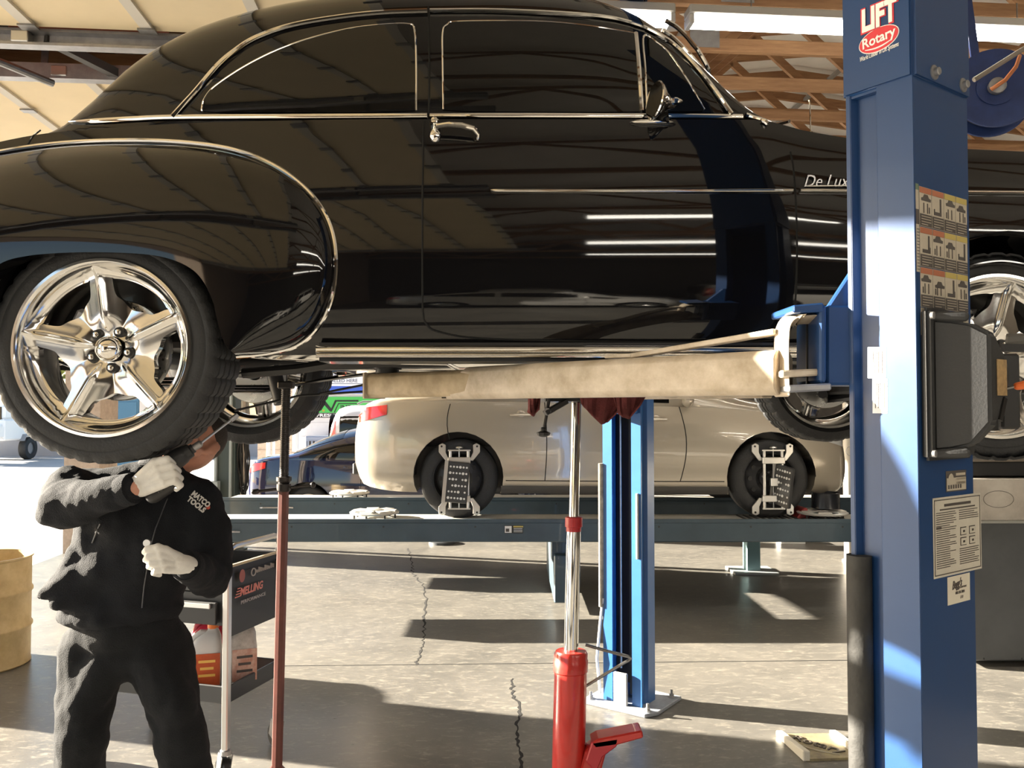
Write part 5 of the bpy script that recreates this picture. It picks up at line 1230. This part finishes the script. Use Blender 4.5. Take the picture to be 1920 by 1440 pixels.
# hands: palms, four unequal fingers with knuckle bends, thumbs
def hand(name, wrist, knuck, spread, bends, thumb, pr=.026):
    """knuck: centre of the knuckle row, spread: vector index->little; bends: two offsets from each knuckle"""
    m = MB(); n = 4; K = [knuck+spread*(i/3-.5) for i in range(4)]
    for i in range(4): m.capsule(wrist+spread*(i/3-.5)*.45, K[i], .021, .0145)
    m.capsule(wrist-(knuck-wrist).normalized()*.03, wrist, .033, .031)
    ln = (.95, 1.06, 1.0, .82)
    for i in range(4):
        p0 = K[i]; p1 = p0+bends[0]*ln[i]; p2 = p1+bends[1]*ln[i]; p3 = p2+bends[2]*ln[i]
        m.capsule(p0, p1, .0125, .0112); m.capsule(p1, p2, .0112, .0102); m.capsule(p2, p3, .0102, .0085)
    m.capsule(thumb[0], thumb[1], .019, .0135); m.capsule(thumb[1], thumb[2], .0135, .0115); m.capsule(thumb[2], thumb[3], .0115, .0095)
    return remesh(m, name, glove, man, .0034, 2)
Yh = 2.695
kR = at(300, 886, Yh-.018)
hand('right_glove', at(262,911,2.705), kR, at(311,907,Yh-.018)-at(292,866,Yh-.012), [at(324,880,Yh-.020)-at(300,886,Yh-.018), at(336,890,Yh+.012)-at(324,880,Yh-.020), at(326,900,Yh+.022)-at(336,890,Yh+.012)],
     [at(276,893,Yh+.01), at(290,872,Yh+.035), at(312,862,Yh+.06), at(328,856,Yh+.065)])
Yl = 2.72
hand('left_glove', at(337,1056,2.745), at(303,1047,Yl-.02), at(311,1071,Yl-.01)-at(297,1030,Yl-.02), [at(282,1050,Yl-.024)-at(303,1047,Yl-.02), at(277,1056,Yl+.006)-at(282,1050,Yl-.024), at(290,1060,Yl+.024)-at(277,1056,Yl+.006)],
     [at(326,1043,Yl+.01), at(310,1030,Yl-.012), at(296,1029,Yl-.018), at(284,1034,Yl-.02)])
# small wrench in the left hand
wr = empty('wrench', at(284, 1030, Yl-.01), 'small silver wrench held upright in gloved hand at the waist', 'wrench')
MB().bar(at(275,1018,Yl-.012), at(300,1046,Yl+.0), .009, .005, V((0,1,0))).build('shank', alu, wr, bevel=.001)
MB().lathe([(.012,-.005),(.012,.005)], 12, at(276,1018,Yl-.012), V((0,1,0))).build('head', alu, wr)
# ------------------------------------------------------------------ tool cart
N0 = V((-1.296, 3.80, 0)); SV = V((.12,.41,0)); LV = V((-.70,.205,0)); su, lu = SV.normalized(), LV.normalized()
cart = empty('tool_cart', N0+SV/2+LV/2, 'black tool cart with aluminium posts, stickers and fluid jugs', 'tool cart'); cb = M('cart_black', (.020,.020,.021), .45, 0, .1); post = M('post_aluminium', (.58,.56,.53), .33, .9)
CMx = Matrix((lu, su, UP)).transposed(); cc = lambda s, l, z: N0+SV*s+LV*l+V((0,0,z))
def tray(z0, z1, name):
    o = MB().box(cc(.5,.5,z0+.01), (LV.length, SV.length, .02), CMx).build(name, cb, cart, smooth=False)
    for a, b in (((0,0),(1,0)),((1,0),(1,1)),((1,1),(0,1)),((0,1),(0,0))):
        MB().bar(cc(a[0],a[1],(z0+z1)/2), cc(b[0],b[1],(z0+z1)/2), .014, z1-z0).build('tray_wall', cb, o, smooth=False, bevel=.004)
    return o
tray(.36,.44,'bottom_tray'); top = tray(.86,.975,'top_tray')
for s, l in ((0,0),(1,0),(0,1),(1,1)):
    q = cc(s,l,0); MB().bar(q+V((0,0,.15)), q+V((0,0,1.0)), .032, .032, su).build('post', post, cart, smooth=False, bevel=.005)
    MB().lathe([(.026,0),(.026,.02),(.02,.024)], 14, q+V((0,0,.135)), UP).build('swivel', galv, cart)
    f = MB(); d = (lu*.6+su*.4).normalized(); 
    for e in (-1,1): f.bar(q+V((0,0,.14))+d.cross(UP)*.024*e, q+d*.03+V((0,0,.055))+d.cross(UP)*.024*e, .004, .045, d)
    f.build('caster_fork', galv, cart, smooth=False)
    MB().lathe([(.018,-.017),(.05,-.018),(.058,-.012),(.058,.012),(.05,.018),(.018,.017)], 24, q+d*.03+V((0,0,.058)), d.cross(UP)).build('caster_wheel', dark, cart)
# handle loops at both ends
for l in (0, 1):
    P = [cc(0,l,.98), cc(0,l,1.02), cc(.03,l,1.055), cc(.12,l,1.065), cc(.88,l,1.065), cc(.97,l,1.055), cc(1,l,1.02), cc(1,l,.98)]
    MB().tube(P, [(.014,.014)]*8, 8).build('handle', post, cart)
# drawer case under the top tray
MB().box(cc(.5,.5,.78), (LV.length*.94, SV.length*.94, .15), CMx).build('drawer_case', cb, cart, smooth=False, bevel=.004)
dr1 = MB().box(cc(-.015,.5,.765), (LV.length*.86, .016, .10), CMx).build('drawer', cb, cart, smooth=False, bevel=.003)
MB().bar(cc(-.045,.10,.80), cc(-.045,.90,.80), .02, .024).build('drawer_pull', alu, dr1, smooth=False, bevel=.003)
MB().box(cc(.5,-.005,.80), (.010, SV.length*.94, .28), CMx).build('side_panel', cb, cart, smooth=False)
MB().bar(cc(.05,-.0,.978), cc(.95,.0,.978), .012, .012).build('rim_strip', M('strip_tan', (.6,.48,.30), .5), cart, smooth=False)
# stickers
red_d = M('decal_pink_red', (.75,.25,.20), .5)
nrm = su.cross(UP); e0 = lambda s, z: cc(s, -.012, z)+nrm*.014
text('lettering', 'MELLING', e0(.36,.850), su, UP, .05, red_d, cart, width=.185, bold=.03, shear=.2); text('lettering', 'PERFORMANCE', e0(.40,.802), su, UP, .022, M('decal_grey', (.45,.42,.40), .5), cart, width=.20, bold=.01)
for k in range(4): MB().bar(e0(.06+.015*k,.835+.012*k), e0(.16,.835+.012*k), .001, .005).build('lettering_stripe', red_d, cart, smooth=False)
for k in range(9): MB().bar(e0(.47+.04*k,.917), e0(.47+.04*k,.917+.014+.005*(k*5 % 3)), .010, .0016, su).build('worn_letter', M('decal_grey', (.45,.42,.40), .5), cart, smooth=False)
q = e0(.40,.925); MB().tube([q+su*.017*math.cos(a)+UP*.017*math.sin(a) for a in [2*PI*k/16 for k in range(16)]], .003, 5, closed=True).build('ring_emblem', M('decal_grey', (.45,.42,.40), .5), cart)
oval(e0(.18,.925), .022, .030, su, UP, None, M('decal_dull_red', (.35,.10,.08), .5), 'round_sticker', .002, cart)
MB().box(e0(.90,.925), (.04,.002,.04), Matrix((su, nrm, UP)).transposed()).build('square_sticker', M('decal_olive', (.16,.16,.11), .5), cart, smooth=False)
oc_ = cc(-.025,.10,.918); ln_ = -lu; oval(oc_, .042, .022, ln_, UP, None, lw_, 'oval_sticker', .004, cart); oval(oc_, .037, .018, ln_, UP, None, M('decal_violet', (.12,.11,.35), .5), 'oval_sticker_field', .0055, cart)
for k in range(5): MB().bar(oc_+ln_*(-.022+.011*k)+ln_.cross(UP)*.007-UP*.006, oc_+ln_*(-.022+.011*k)+ln_.cross(UP)*.007+UP*.006, .006, .001, ln_).build('oval_letter', lw_, cart, smooth=False)
# things lying in the top tray
MB().box(cc(.35,.55,.95), (.40,.20,.13), CMx).build('tool_case', cb, label='low black plastic case lying in the top of the tool cart', cat='case', smooth=False, bevel=.01)

# fluid jugs on the bottom tray
def jug(c, rz, label, body, cap, lbl, w=.19, d=.11, hgt=.29, lean=0):
    c = V(c); k = empty('fluid_jug', c, label, 'jug', 'jugs on the tool cart'); R_ = Matrix.Rotation(rz, 3, 'Z'); P = lambda x, y, z: c+R_ @ V((x, y, z))
    sec = lambda sx, sy, z, dx=0: [P(dx+sx/2*(abs(math.cos(a))**.5)*(1 if math.cos(a) > 0 else -1), sy/2*(abs(math.sin(a))**.5)*(1 if math.sin(a) > 0 else -1), z) for a in [2*PI*i/24+.0001 for i in range(24)]]
    b = MB().loft([sec(w*.92,d*.9,0), sec(w,d,.012), sec(w,d,hgt*.60), sec(w*.95,d*.97,hgt*.68), sec(w*.72,d*.8,hgt*.80,w*.10), sec(w*.44,d*.55,hgt*.88,w*.19), sec(.045,.045,hgt*.92,w*.22), sec(.045,.045,hgt*.95,w*.22)]).build('bottle', body, k, angle=50)
    MB().tube([P(w*.08,0,hgt*.87), P(-w*.12,0,hgt*.88), P(-w*.33,0,hgt*.80), P(-w*.42,0,hgt*.66), P(-w*.38,0,hgt*.58)], [.013,.015,.016,.016,.014], 10).build('handle', body, k)
    MB().lathe([(.026,0),(.026,.028),(.022,.032),(.001,.033)], 20, P(w*.22,0,hgt*.94), UP).build('cap', cap, k)
    if lbl:
        for s in (-1, 1):
            o_ = P(.012,s*(d/2+.0015),hgt*.33); l_ = MB().box(o_, (w*.78,.002,hgt*.50), R_).build('label', lbl[0], k, smooth=False)
            for q in range(3): MB().box(P(.012,s*(d/2+.0032),hgt*(.24+.11*q)), (w*(.5-.1*(q % 2)),.001,.012), R_).build('label_print', lbl[1], l_, smooth=False)
    return k
zt0 = .38; ang = math.atan2(lu.y, lu.x)
greyj = M('jug_grey', (.60,.59,.58), .35); dirty = M('jug_dirty_white', (.62,.59,.54), .5, var=.4, scale=14, col2=(.33,.30,.27)); orangec = M('cap_orange', (.85,.20,.03), .4); lab_r = M('label_orange_red', (.55,.09,.02), .5, var=.3, scale=12); lab_y = M('label_print_yellow', (.75,.45,.10), .5); lab_p = M('label_pale_pink', (.66,.50,.42), .6, var=.35, scale=16, col2=(.42,.16,.10))
q0 = cc(.28,.275,zt0); jug(q0, .25, 'grey fluid jug with orange cap and red label on the cart', greyj, orangec, (lab_r, lab_y), w=.15, hgt=.295)
q1 = cc(.52,.105,zt0); jug(q1, .40, 'grimy white fluid jug with faded label and brown cap on the cart', dirty, M('cap_brown', (.35,.13,.05), .6), (lab_p, ink), w=.145, d=.11, hgt=.30)
q2 = cc(.62,.40,zt0); jug(q2, .2, 'red plastic fluid jug with translucent neck behind the grey jug', M('jug_red', (.42,.02,.05), .35), M('cap_cream', (.62,.56,.42), .4), None, w=.16, hgt=.31)

# ------------------------------------------------------------------ tall screw stand under the axle
st0, st1 = at(519, 1445, 3.32), at(537, 712, 3.32); dirn = (st1-st0).normalized(); foot = st0-dirn*(st0.z/dirn.z)
sd = empty('support_stand', foot, 'tall rust-red screw stand under the rear axle of the black car', 'jack stand'); rust = M('rust_red_tube', (.15,.045,.035), .42, .2, 0, var=.35, scale=14)
pt = lambda z: foot+dirn*(z/dirn.z)
zn = at(532, 905, 3.32).z
MB().tube([pt(.02), pt(zn-.02)], .0215, 8).build('tube', rust, sd, angle=30)
for k in range(3):
    a = 2*PI*k/3+.4; MB().bar(pt(.30), V((foot.x+.24*math.cos(a), foot.y+.24*math.sin(a), .02)), .03, .012).build('leg', rust, sd, smooth=False)
MB().lathe([(.14,0),(.14,.012),(.03,.014)], 24, V((foot.x, foot.y, 0)), UP).build('base', rust, sd)
sc_ = M('screw_steel', (.055,.05,.048), .38, .7); ztop_ = at(537, 722, 3.32).z; prof = []
z = zn
while z < ztop_: prof += [(.0165, z-zn), (.0195, z-zn+.0035), (.0165, z-zn+.007)]; z += .0075
MB().lathe(prof, 14, pt(zn), dirn).build('screw', sc_, sd, angle=80)
MB().lathe([(.024,-.03),(.028,-.025),(.028,.0),(.022,.004),(.030,.012),(.030,.028),(.02,.03)], 16, pt(zn-.005), dirn).build('nut', sc_, sd)
ha, hb_ = at(476, 922, 3.30), at(587, 909, 3.34); MB().cyl(ha, hb_, .006, 10).build('turning_bar', sc_, sd)
MB().capsule(ha, ha+(hb_-ha).normalized()*.012, .011).build('bar_knob', sc_, sd); MB().sphere(hb_, .012, 10, 8).build('bar_knob', sc_, sd)
MB().box(pt(ztop_), (.06,.05,.03)).build('saddle', sc_, sd, smooth=False, bevel=.005)

# ------------------------------------------------------------------ red hydraulic jack
JKY = 3.42
jb, jt = ground(1064, 1520), at(1081, 748, JKY+.22); jd = (jt-jb).normalized(); jz = lambda z: jb+jd*(z/jd.z)
jk_ = empty('transmission_jack', jb, 'red pedal-operated high-lift jack with chrome ram', 'jack')
z1 = at(1068, 1207, JKY+0.27).z; z2 = at(1072, 980, JKY+0.25).z
MB().lathe([(.066,0),(.070,.01),(.070,z1-.09),(.074,z1-.085),(.074,z1-.04),(.071,z1-.035),(.072,z1-.012),(.065,z1),(.040,z1+.002)], 36, jb, jd).build('cylinder', redp, jk_, angle=35)
MB().lathe([(.0315,0),(.0315,z2-z1)], 24, jz(z1-.01), jd).build('lower_ram', chrome, jk_)
MB().lathe([(.033,-.03),(.033,-.012),(.038,-.010),(.038,.030),(.032,.034)], 20, jz(z2+.0), jd).build('collar', M('collar_red', (.42,.02,.025), .35), jk_, angle=30)
z3 = at(1080, 752, JKY+0.22).z; MB().lathe([(.0215,0),(.0215,z3-z2)], 20, jz(z2), jd).build('upper_ram', chrome, jk_)
hd = [at(1098,1209,JKY+0.23), at(1183,1233,JKY+0.19), at(1090,1288,JKY+0.19)]
MB().tube(smooth_path([hd[0], at(1140,1221,JKY+0.21), at(1178,1231,JKY+0.19)], 4)+[at(1183,1235,JKY+0.19), at(1178,1239,JKY+0.19)]+smooth_path([at(1170,1243,JKY+0.19), at(1130,1267,JKY+0.19), at(1092,1290,JKY+0.20)], 4), .0068, 10).build('handle', M('handle_grey', (.35,.35,.35), .3, .9), jk_)
MB().box(at(1090,1296,JKY+0.20), (.02,.03,.05)).build('handle_lug', redp, jk_, smooth=False, bevel=.004)
sp_ = [at(1042,1285,JKY+0.20), at(1054,1285,JKY+0.20), at(1048,1425,JKY+0.20), at(1038,1425,JKY+0.20)]
MB().add(sp_+[p+V((0,.05,0)) for p in sp_], [(0,1,2,3),(7,6,5,4),(0,4,5,1),(1,5,6,2),(2,6,7,3),(3,7,4,0)]).build('rib', redp, jk_, smooth=False, bevel=.004)
# pump foot and pedal
slab('pump_body', [(1088,1445),(1098,1408),(1112,1398),(1125,1392),(1140,1400),(1128,1445)], JKY+0.09, JKY+0.17, redp, jk_, .008)
slab('pedal_link', [(1098,1428),(1110,1392),(1160,1384),(1157,1400),(1130,1420),(1118,1450)], JKY+0.07, JKY+0.10, M('pedal_red', (.45,.03,.04), .4), jk_, .005)
slab('pedal', [(1108,1394),(1122,1386),(1204,1370),(1207,1384),(1152,1399),(1116,1404)], JKY+0.07, JKY+0.17, redp, jk_, .006)
for k in range(4):
    a = PI/4+PI/2*k; e = V((math.cos(a), math.sin(a), 0)); MB().bar(V((jb.x,jb.y,.06))+e*.07, V((jb.x,jb.y,.06))+e*.30, .05, .03).build('leg', redp, jk_, smooth=False)
    MB().lathe([(.01,-.012),(.03,-.012),(.03,.012),(.01,.012)], 16, V((jb.x,jb.y,.03))+e*.29, e.cross(UP)).build('caster', dark, jk_)
# saddle head with folding arm
MB().box(jt+V((.02,0,.0)), (.32,.14,.022)).build('saddle_plate', dark, jk_, smooth=False, bevel=.004)
MB().bar(at(1062,752,JKY+0.15), at(1022,775,JKY+0.13), .05, .022).build('saddle_arm', dark, jk_, smooth=False, bevel=.003)
MB().cyl(at(1026,772,JKY+0.11), at(1026,772,JKY+0.16), .016, 14).build('arm_bolt', galv, jk_); MB().cyl(at(1030,745,JKY+0.13), at(1020,806,JKY+0.13), .0075, 10).build('screw_rod', dark, jk_)
kn = at(1019, 812, JKY+0.13); MB().lathe([(.008,.025),(.012,.02),(.014,.008),(.030,.002),(.026,-.010),(.012,-.016),(.001,-.017)], 8, kn, UP).build('knob', dark, jk_, angle=20)
# rags
ragm = M('maroon_rag', (.19,.045,.045), .95, var=.3, scale=25, bump=.4, bscale=150)
def rag(pts, Y, lab, thick=.02):
    G = []; rnd = random.Random(len(lab)); P0, P1 = pts
    for i in range(13):
        t = i/12; row = []
        def lerp(L):
            f = t*(len(L)-1); a = min(int(f), len(L)-2); return V((*L[a],0)).lerp(V((*L[a+1],0)), f-a)
        a, b = lerp(P0), lerp(P1)
        for j_ in range(8):
            s = j_/7; q = a.lerp(b, s); row.append(at(q.x, q.y, Y+.025*math.sin(t*9+s*2)*(.3+s)+.01*math.sin(t*23)))
        G.append(row)
    o = MB().grid(G).build('shop_rag', ragm, label=lab, cat='rag'); m = o.modifiers.new('s', 'SOLIDIFY'); m.thickness = .006; return o
rag(([(1086,742),(1110,741),(1140,740),(1170,739),(1190,740)], [(1090,758),(1110,780),(1126,795),(1140,792),(1160,772)]), JKY+0.13, 'maroon rag hanging widest from the head of the red jack')
rag(([(1148,740),(1165,739),(1185,738),(1214,738)], [(1158,772),(1166,782),(1180,786),(1202,760)]), JKY+0.09, 'maroon rag hanging from the red jack beside the blue column, sunlit')
rag(([(990,744),(1000,743),(1014,744)], [(990,772),(998,781),(1012,768)]), JKY+0.11, 'small maroon rag end hanging by the black screw knob')

# ------------------------------------------------------------------ floor plate with cast lettering
fa_, fb_, fc_, fd_ = ground(1460,1380), ground(1560,1379), ground(1612,1424), ground(1512,1428)
pu_ = (fb_-fa_).normalized(); pv_ = (fa_-fd_).normalized()
plt = empty('wheel_spotting_plate', (fa_+fc_)/2, 'worn yellow metal plate with two side rails on the floor by the big column', 'floor plate'); cast = M('cast_yellow_worn', (.42,.36,.20), .5, .3, 0, var=.5, scale=18, col2=(.24,.20,.14))
pl = MB().hexa([fd_, fc_, fb_, fa_]+[p+V((0,0,.012)) for p in (fd_, fc_, fb_, fa_)]).build('plate', cast, plt, smooth=False)
for a, b in ((fa_, fd_), (fb_, fc_)):
    q = [a-pu_*.015, a+pu_*.02, b+pu_*.02, b-pu_*.015]; MB().hexa(q+[p+V((0,0,z)) for p, z in zip(q, (.03,.03,.05,.05))]).build('side_rail', M('rail_cream', (.72,.68,.58), .5), plt, smooth=False, bevel=.004)
text('lettering', 'Rotary', (fa_+fc_)/2+V((0,0,.013)), (fc_-fa_).normalized(), UP.cross((fc_-fa_).normalized()), .09, M('cast_dark', (.13,.11,.09), .5, .3), pl, depth=.004, width=.26)
cpt = (fa_+fc_)/2+V((0,0,.014)); e1 = (fc_-fa_).normalized(); e2 = UP.cross(e1)
MB().tube([cpt+e1*(-.13+.26*k/12)-e2*(.04+.035*math.sin(PI*k/12)) for k in range(13)], .004, 6).build('swoosh', M('cast_bright', (.6,.55,.42), .4, .4), pl)

# ------------------------------------------------------------------ drum by the door
dq = ground(-2, 1273); yd = M('drum_ochre', (.66,.50,.25), .5, 0, 0, var=.25, scale=7, col2=(.48,.34,.15))
R_ = (at(48,1160,dq.y+.1).x-dq.x); R_ = .30; dcx = at(47,1180,dq.y+.28).x-R_; dcn = V((dcx, dq.y+.28, 0)); hd_ = at(20, 1058, dq.y).z
barrel = empty('oil_barrel', dcn, 'ochre open-topped steel barrel standing by the bay door', 'barrel')
MB().lathe([(R_*.96,0),(R_,.012),(R_*.985,.03),(R_*.985,.26*hd_/.8),(R_*1.02,.275*hd_/.8),(R_*1.02,.29*hd_/.8),(R_*.985,.305*hd_/.8),(R_*.985,.52*hd_/.8),(R_*1.02,.535*hd_/.8),(R_*1.02,.55*hd_/.8),(R_*.985,.565*hd_/.8),(R_*.985,hd_-.02),(R_*1.02,hd_-.01),(R_*1.02,hd_),(R_*.97,hd_),(R_*.96,hd_-.03),(R_*.96,.05),(.001,.05)], 48, dcn, UP).build('shell', yd, barrel, angle=40)
MB().lathe([(R_*.95,hd_-.16),(.001,hd_-.15)], 32, dcn, UP, caps=False).build('contents', M('drum_rubbish', (.08,.06,.04), .9, bump=1, bscale=14), barrel)

# ------------------------------------------------------------------ hose reel
rc = at(1862, 172, 4.6); rax = V((-.25,-1,.08)).normalized(); hr = empty('hose_reel', rc, 'blue steel hose reel hung from the trusses behind the big column', 'hose reel'); rb = M('reel_blue', (.028,.06,.22), .45, .1, 0, var=.3, scale=9)
for o_, nm in ((.05,'front_disc'),(-.09,'rear_disc')): MB().lathe([(.02,0),(.10,.006),(.10,.0),(.19,.008),(.225,.004),(.225,-.010),(.02,-.010)], 48, rc+rax*o_, rax).build(nm, rb, hr, angle=30)
MB().lathe([(.17,-.08),(.178,-.06),(.17,-.04),(.178,-.02),(.17,0),(.178,.02),(.17,.04)], 40, rc, rax).build('hose', M('hose_black', (.02,.02,.02), .6), hr)
MB().lathe([(.045,0),(.045,.03),(.03,.04),(.001,.042)], 20, rc+rax*.055, rax).build('hub', galv, hr)
MB().tube([at(1858,168,4.5), at(1885,150,4.45), at(1905,125,4.45), at(1912,105,4.5)], .011, 8).build('supply_hose', M('hose_orange', (.55,.20,.08), .5), hr)
MB().bar(rc+V((-.05,.05,.05)), V((rc.x-.05, rc.y+.16, 4.10)), .05, .012).build('bracket', rb, hr, smooth=False)
MB().cyl(at(1826,150,4.4), at(1925,88,4.4), .013, 10).build('air_pipe', M('pipe_brown_grey', (.33,.29,.25), .5, .3), hr)
# ------------------------------------------------------------------ cabinet behind the big column
ca = ground(1800, 1246); cab = empty('parts_washer', V((ca.x+.5, ca.y+.3, 0)), 'dark grey machine cabinet with a stained white panel behind the big column', 'cabinet'); cx0, cY = at(1800,1100,5.5).x, 5.5
cwh = 1.1; cxm = cx0+cwh/2; zA, zB, zC = at(1880,978,cY).z, at(1880,896,cY).z, at(1880,870,cY).z
MB().box((cxm, cY+.35, zA/2+.02), (cwh, .7, zA-.04)).build('body', M('cabinet_dark_grey', (.085,.09,.097), .5, var=.2, scale=5), cab, smooth=False, bevel=.01)
MB().box((cxm, cY+.35, (zA+zB)/2), (cwh+.01, .71, zB-zA-.01)).build('white_panel', M('panel_stained', (.55,.51,.45), .5, var=.3, scale=5, col2=(.38,.34,.29)), cab, smooth=False, bevel=.006)
MB().box((cxm, cY+.33, zA), (cwh+.03, .72, .015)).build('trim_strip', alu, cab, smooth=False)
MB().box((cxm, cY+.35, (zB+zC)/2+.01), (cwh-.06, .6, zC-zB)).build('recess', dark, cab, smooth=False)
MB().box((cxm, cY+.35, zC+.05), (cwh+.02, .7, .07)).build('top', M('top_brown_grey', (.20,.17,.14), .6, var=.3, scale=6), cab, smooth=False, bevel=.006)
q = at(1872, 936, cY-.008); MB().tube([q+V((.10*math.cos(a),-.002,.055*math.sin(a))) for a in [2*PI*k/24 for k in range(24)]], .0015, 5, closed=True).build('panel_scribble', ink, cab)
for k in range(4): MB().lathe([(.004,0),(.004,.012)], 8, (cx0+.15+.25*k, cY, .05), UP).build('foot', dark, cab)
vq = V((cxm-.05, cY+.3, zC+.085)); ma = empty('bench_vise', vq, 'brown cast machine head on top of the grey cabinet', 'machine'); mm = M('machine_brown', (.17,.14,.115), .55, .3, 0, var=.4, scale=9)
MB().box(vq+V((0,0,.06)), (.5,.3,.12)).build('base', mm, ma, smooth=False, bevel=.02); MB().cyl(vq+V((-.25,-.16,.20)), vq+V((.3,-.16,.20)), .08, 24).build('barrel', mm, ma); MB().box(vq+V((.12,-.05,.26)), (.24,.2,.26)).build('head', M('machine_dark', (.03,.03,.03), .5), ma, smooth=False, bevel=.01)
for k in range(3): MB().lathe([(.02,0),(.02,.01),(.01,.02)], 10, vq+V((.05+.07*k,-.152,.3)), V((0,-1,0))).build('knob', galv, ma)

# ------------------------------------------------------------------ post and hoses beyond the rack
pq = ground(424, 972); pq = V((at(424,880,9.9).x, 9.9, 0)); gp = empty('rack_post', pq, 'dark green steel post with pale edges beyond the rack, behind the person', 'post', kind='thing'); gm = M('post_dark_green', (.035,.055,.055), .5); ge = M('post_edge_grey', (.30,.34,.34), .5)
MB().box(pq+V((0,.1,1.2)), (.21,.2,2.4)).build('column_body', gm, gp, smooth=False); MB().box(pq+V((0,0,.01)), (.4,.4,.02)).build('base_plate', gm, gp, smooth=False)
for dx in (-.115, .06): MB().box(pq+V((dx,-.02,1.2)), (.025,.05,2.4)).build('edge_channel', ge, gp, smooth=False)
MB().prism([(0,0),(.16,0),(.16,.22),(.06,.22)], pq+V((-.22,-.12,.62)), (1,0,0), UP, V((0,.1,0))).build('pump_box', ge, gp, smooth=False)
wq = V((at(447,880,10.2).x, 10.2, 0)); wp = MB().box(wq+V((0,.05,1.5)), (.10,.09,3.0)).build('timber_post', M('post_cream', (.55,.47,.38), .7, var=.3, scale=6), label='weathered cream timber post between the green post and the hanging hoses', cat='post', kind='thing', smooth=False)
hk = empty('hose_bundle', at(457, 830, 10.1), 'bundle of looped black hoses hanging from the cream post', 'hose'); rnd = random.Random(11)
for k in range(7):
    top_, bot_ = 806+rnd.uniform(-4,10), 925+rnd.uniform(-14,6); cx_, wv = 457+rnd.uniform(-3,3), rnd.uniform(5,10)
    pts = [at(cx_+wv*math.sin(a)*(1+.3*math.sin(3*a+k)), (top_+bot_)/2-(bot_-top_)/2*math.cos(a), 10.08-.02*k+.02*math.sin(a*2)) for a in [2*PI*i/28 for i in range(28)]]
    MB().tube(pts, .009, 6, closed=True).build('loop', M('hose_black', (.02,.02,.02), .6), hk)
MB().cyl(at(450,812,10.2), at(466,812,10.05), .012, 8).build('hook', galv, hk)
# pale pole beside the nose of the silver sedan
pw = V((at(1590,880,9.3).x, 9.3, 0)); MB().lathe([(.075,0),(.075,.015),(.052,.02),(.052,2.6)], 24, pw, UP).build('bollard_pole', M('pole_cream', (.52,.49,.44), .5), label='cream steel pole standing past the nose of the silver sedan', cat='pole', kind='thing')
rq = at(1594, 846, 9.2); rg_ = MB().tube([rq+V((.045*math.cos(a),0,.05*math.sin(a))) for a in [2*PI*k/20 for k in range(20)]], .004, 6, closed=True).build('hanging_ring', galv, label='small wire ring hanging on the cream pole', cat='ring')
# box on the floor under the rack
bq = ground(1490, 1021); bx_ = MB().box(bq+V((0,.15,.05)), (.30,.22,.10)).build('parts_box', white, label='white cardboard box on the floor under the rack', cat='box', smooth=False, bevel=.003)
# brake machine screen seen through the wheel: blue cabinet outside
bl = V((at(226,770,13.5).x, 13.9, 0)); tc_ = empty('tool_chest', bl, 'tall blue tool cabinet with grey side seen through the rear wheel', 'cabinet'); MB().box(bl+V((0,0,1.0)), (.46,.5,2.0)).build('carcass', M('chest_blue', (.04,.13,.24), .5), tc_, smooth=False, bevel=.01)
MB().box(bl+V((.30,0,1.0)), (.12,.5,2.0)).build('side', M('chest_grey', (.45,.47,.5), .5), tc_, smooth=False)
for k in range(5): MB().box(bl+V((0,-.256,.3+.34*k)), (.40,.012,.30)).build('drawer', M('chest_blue', (.04,.13,.24), .5), tc_, smooth=False, bevel=.004)
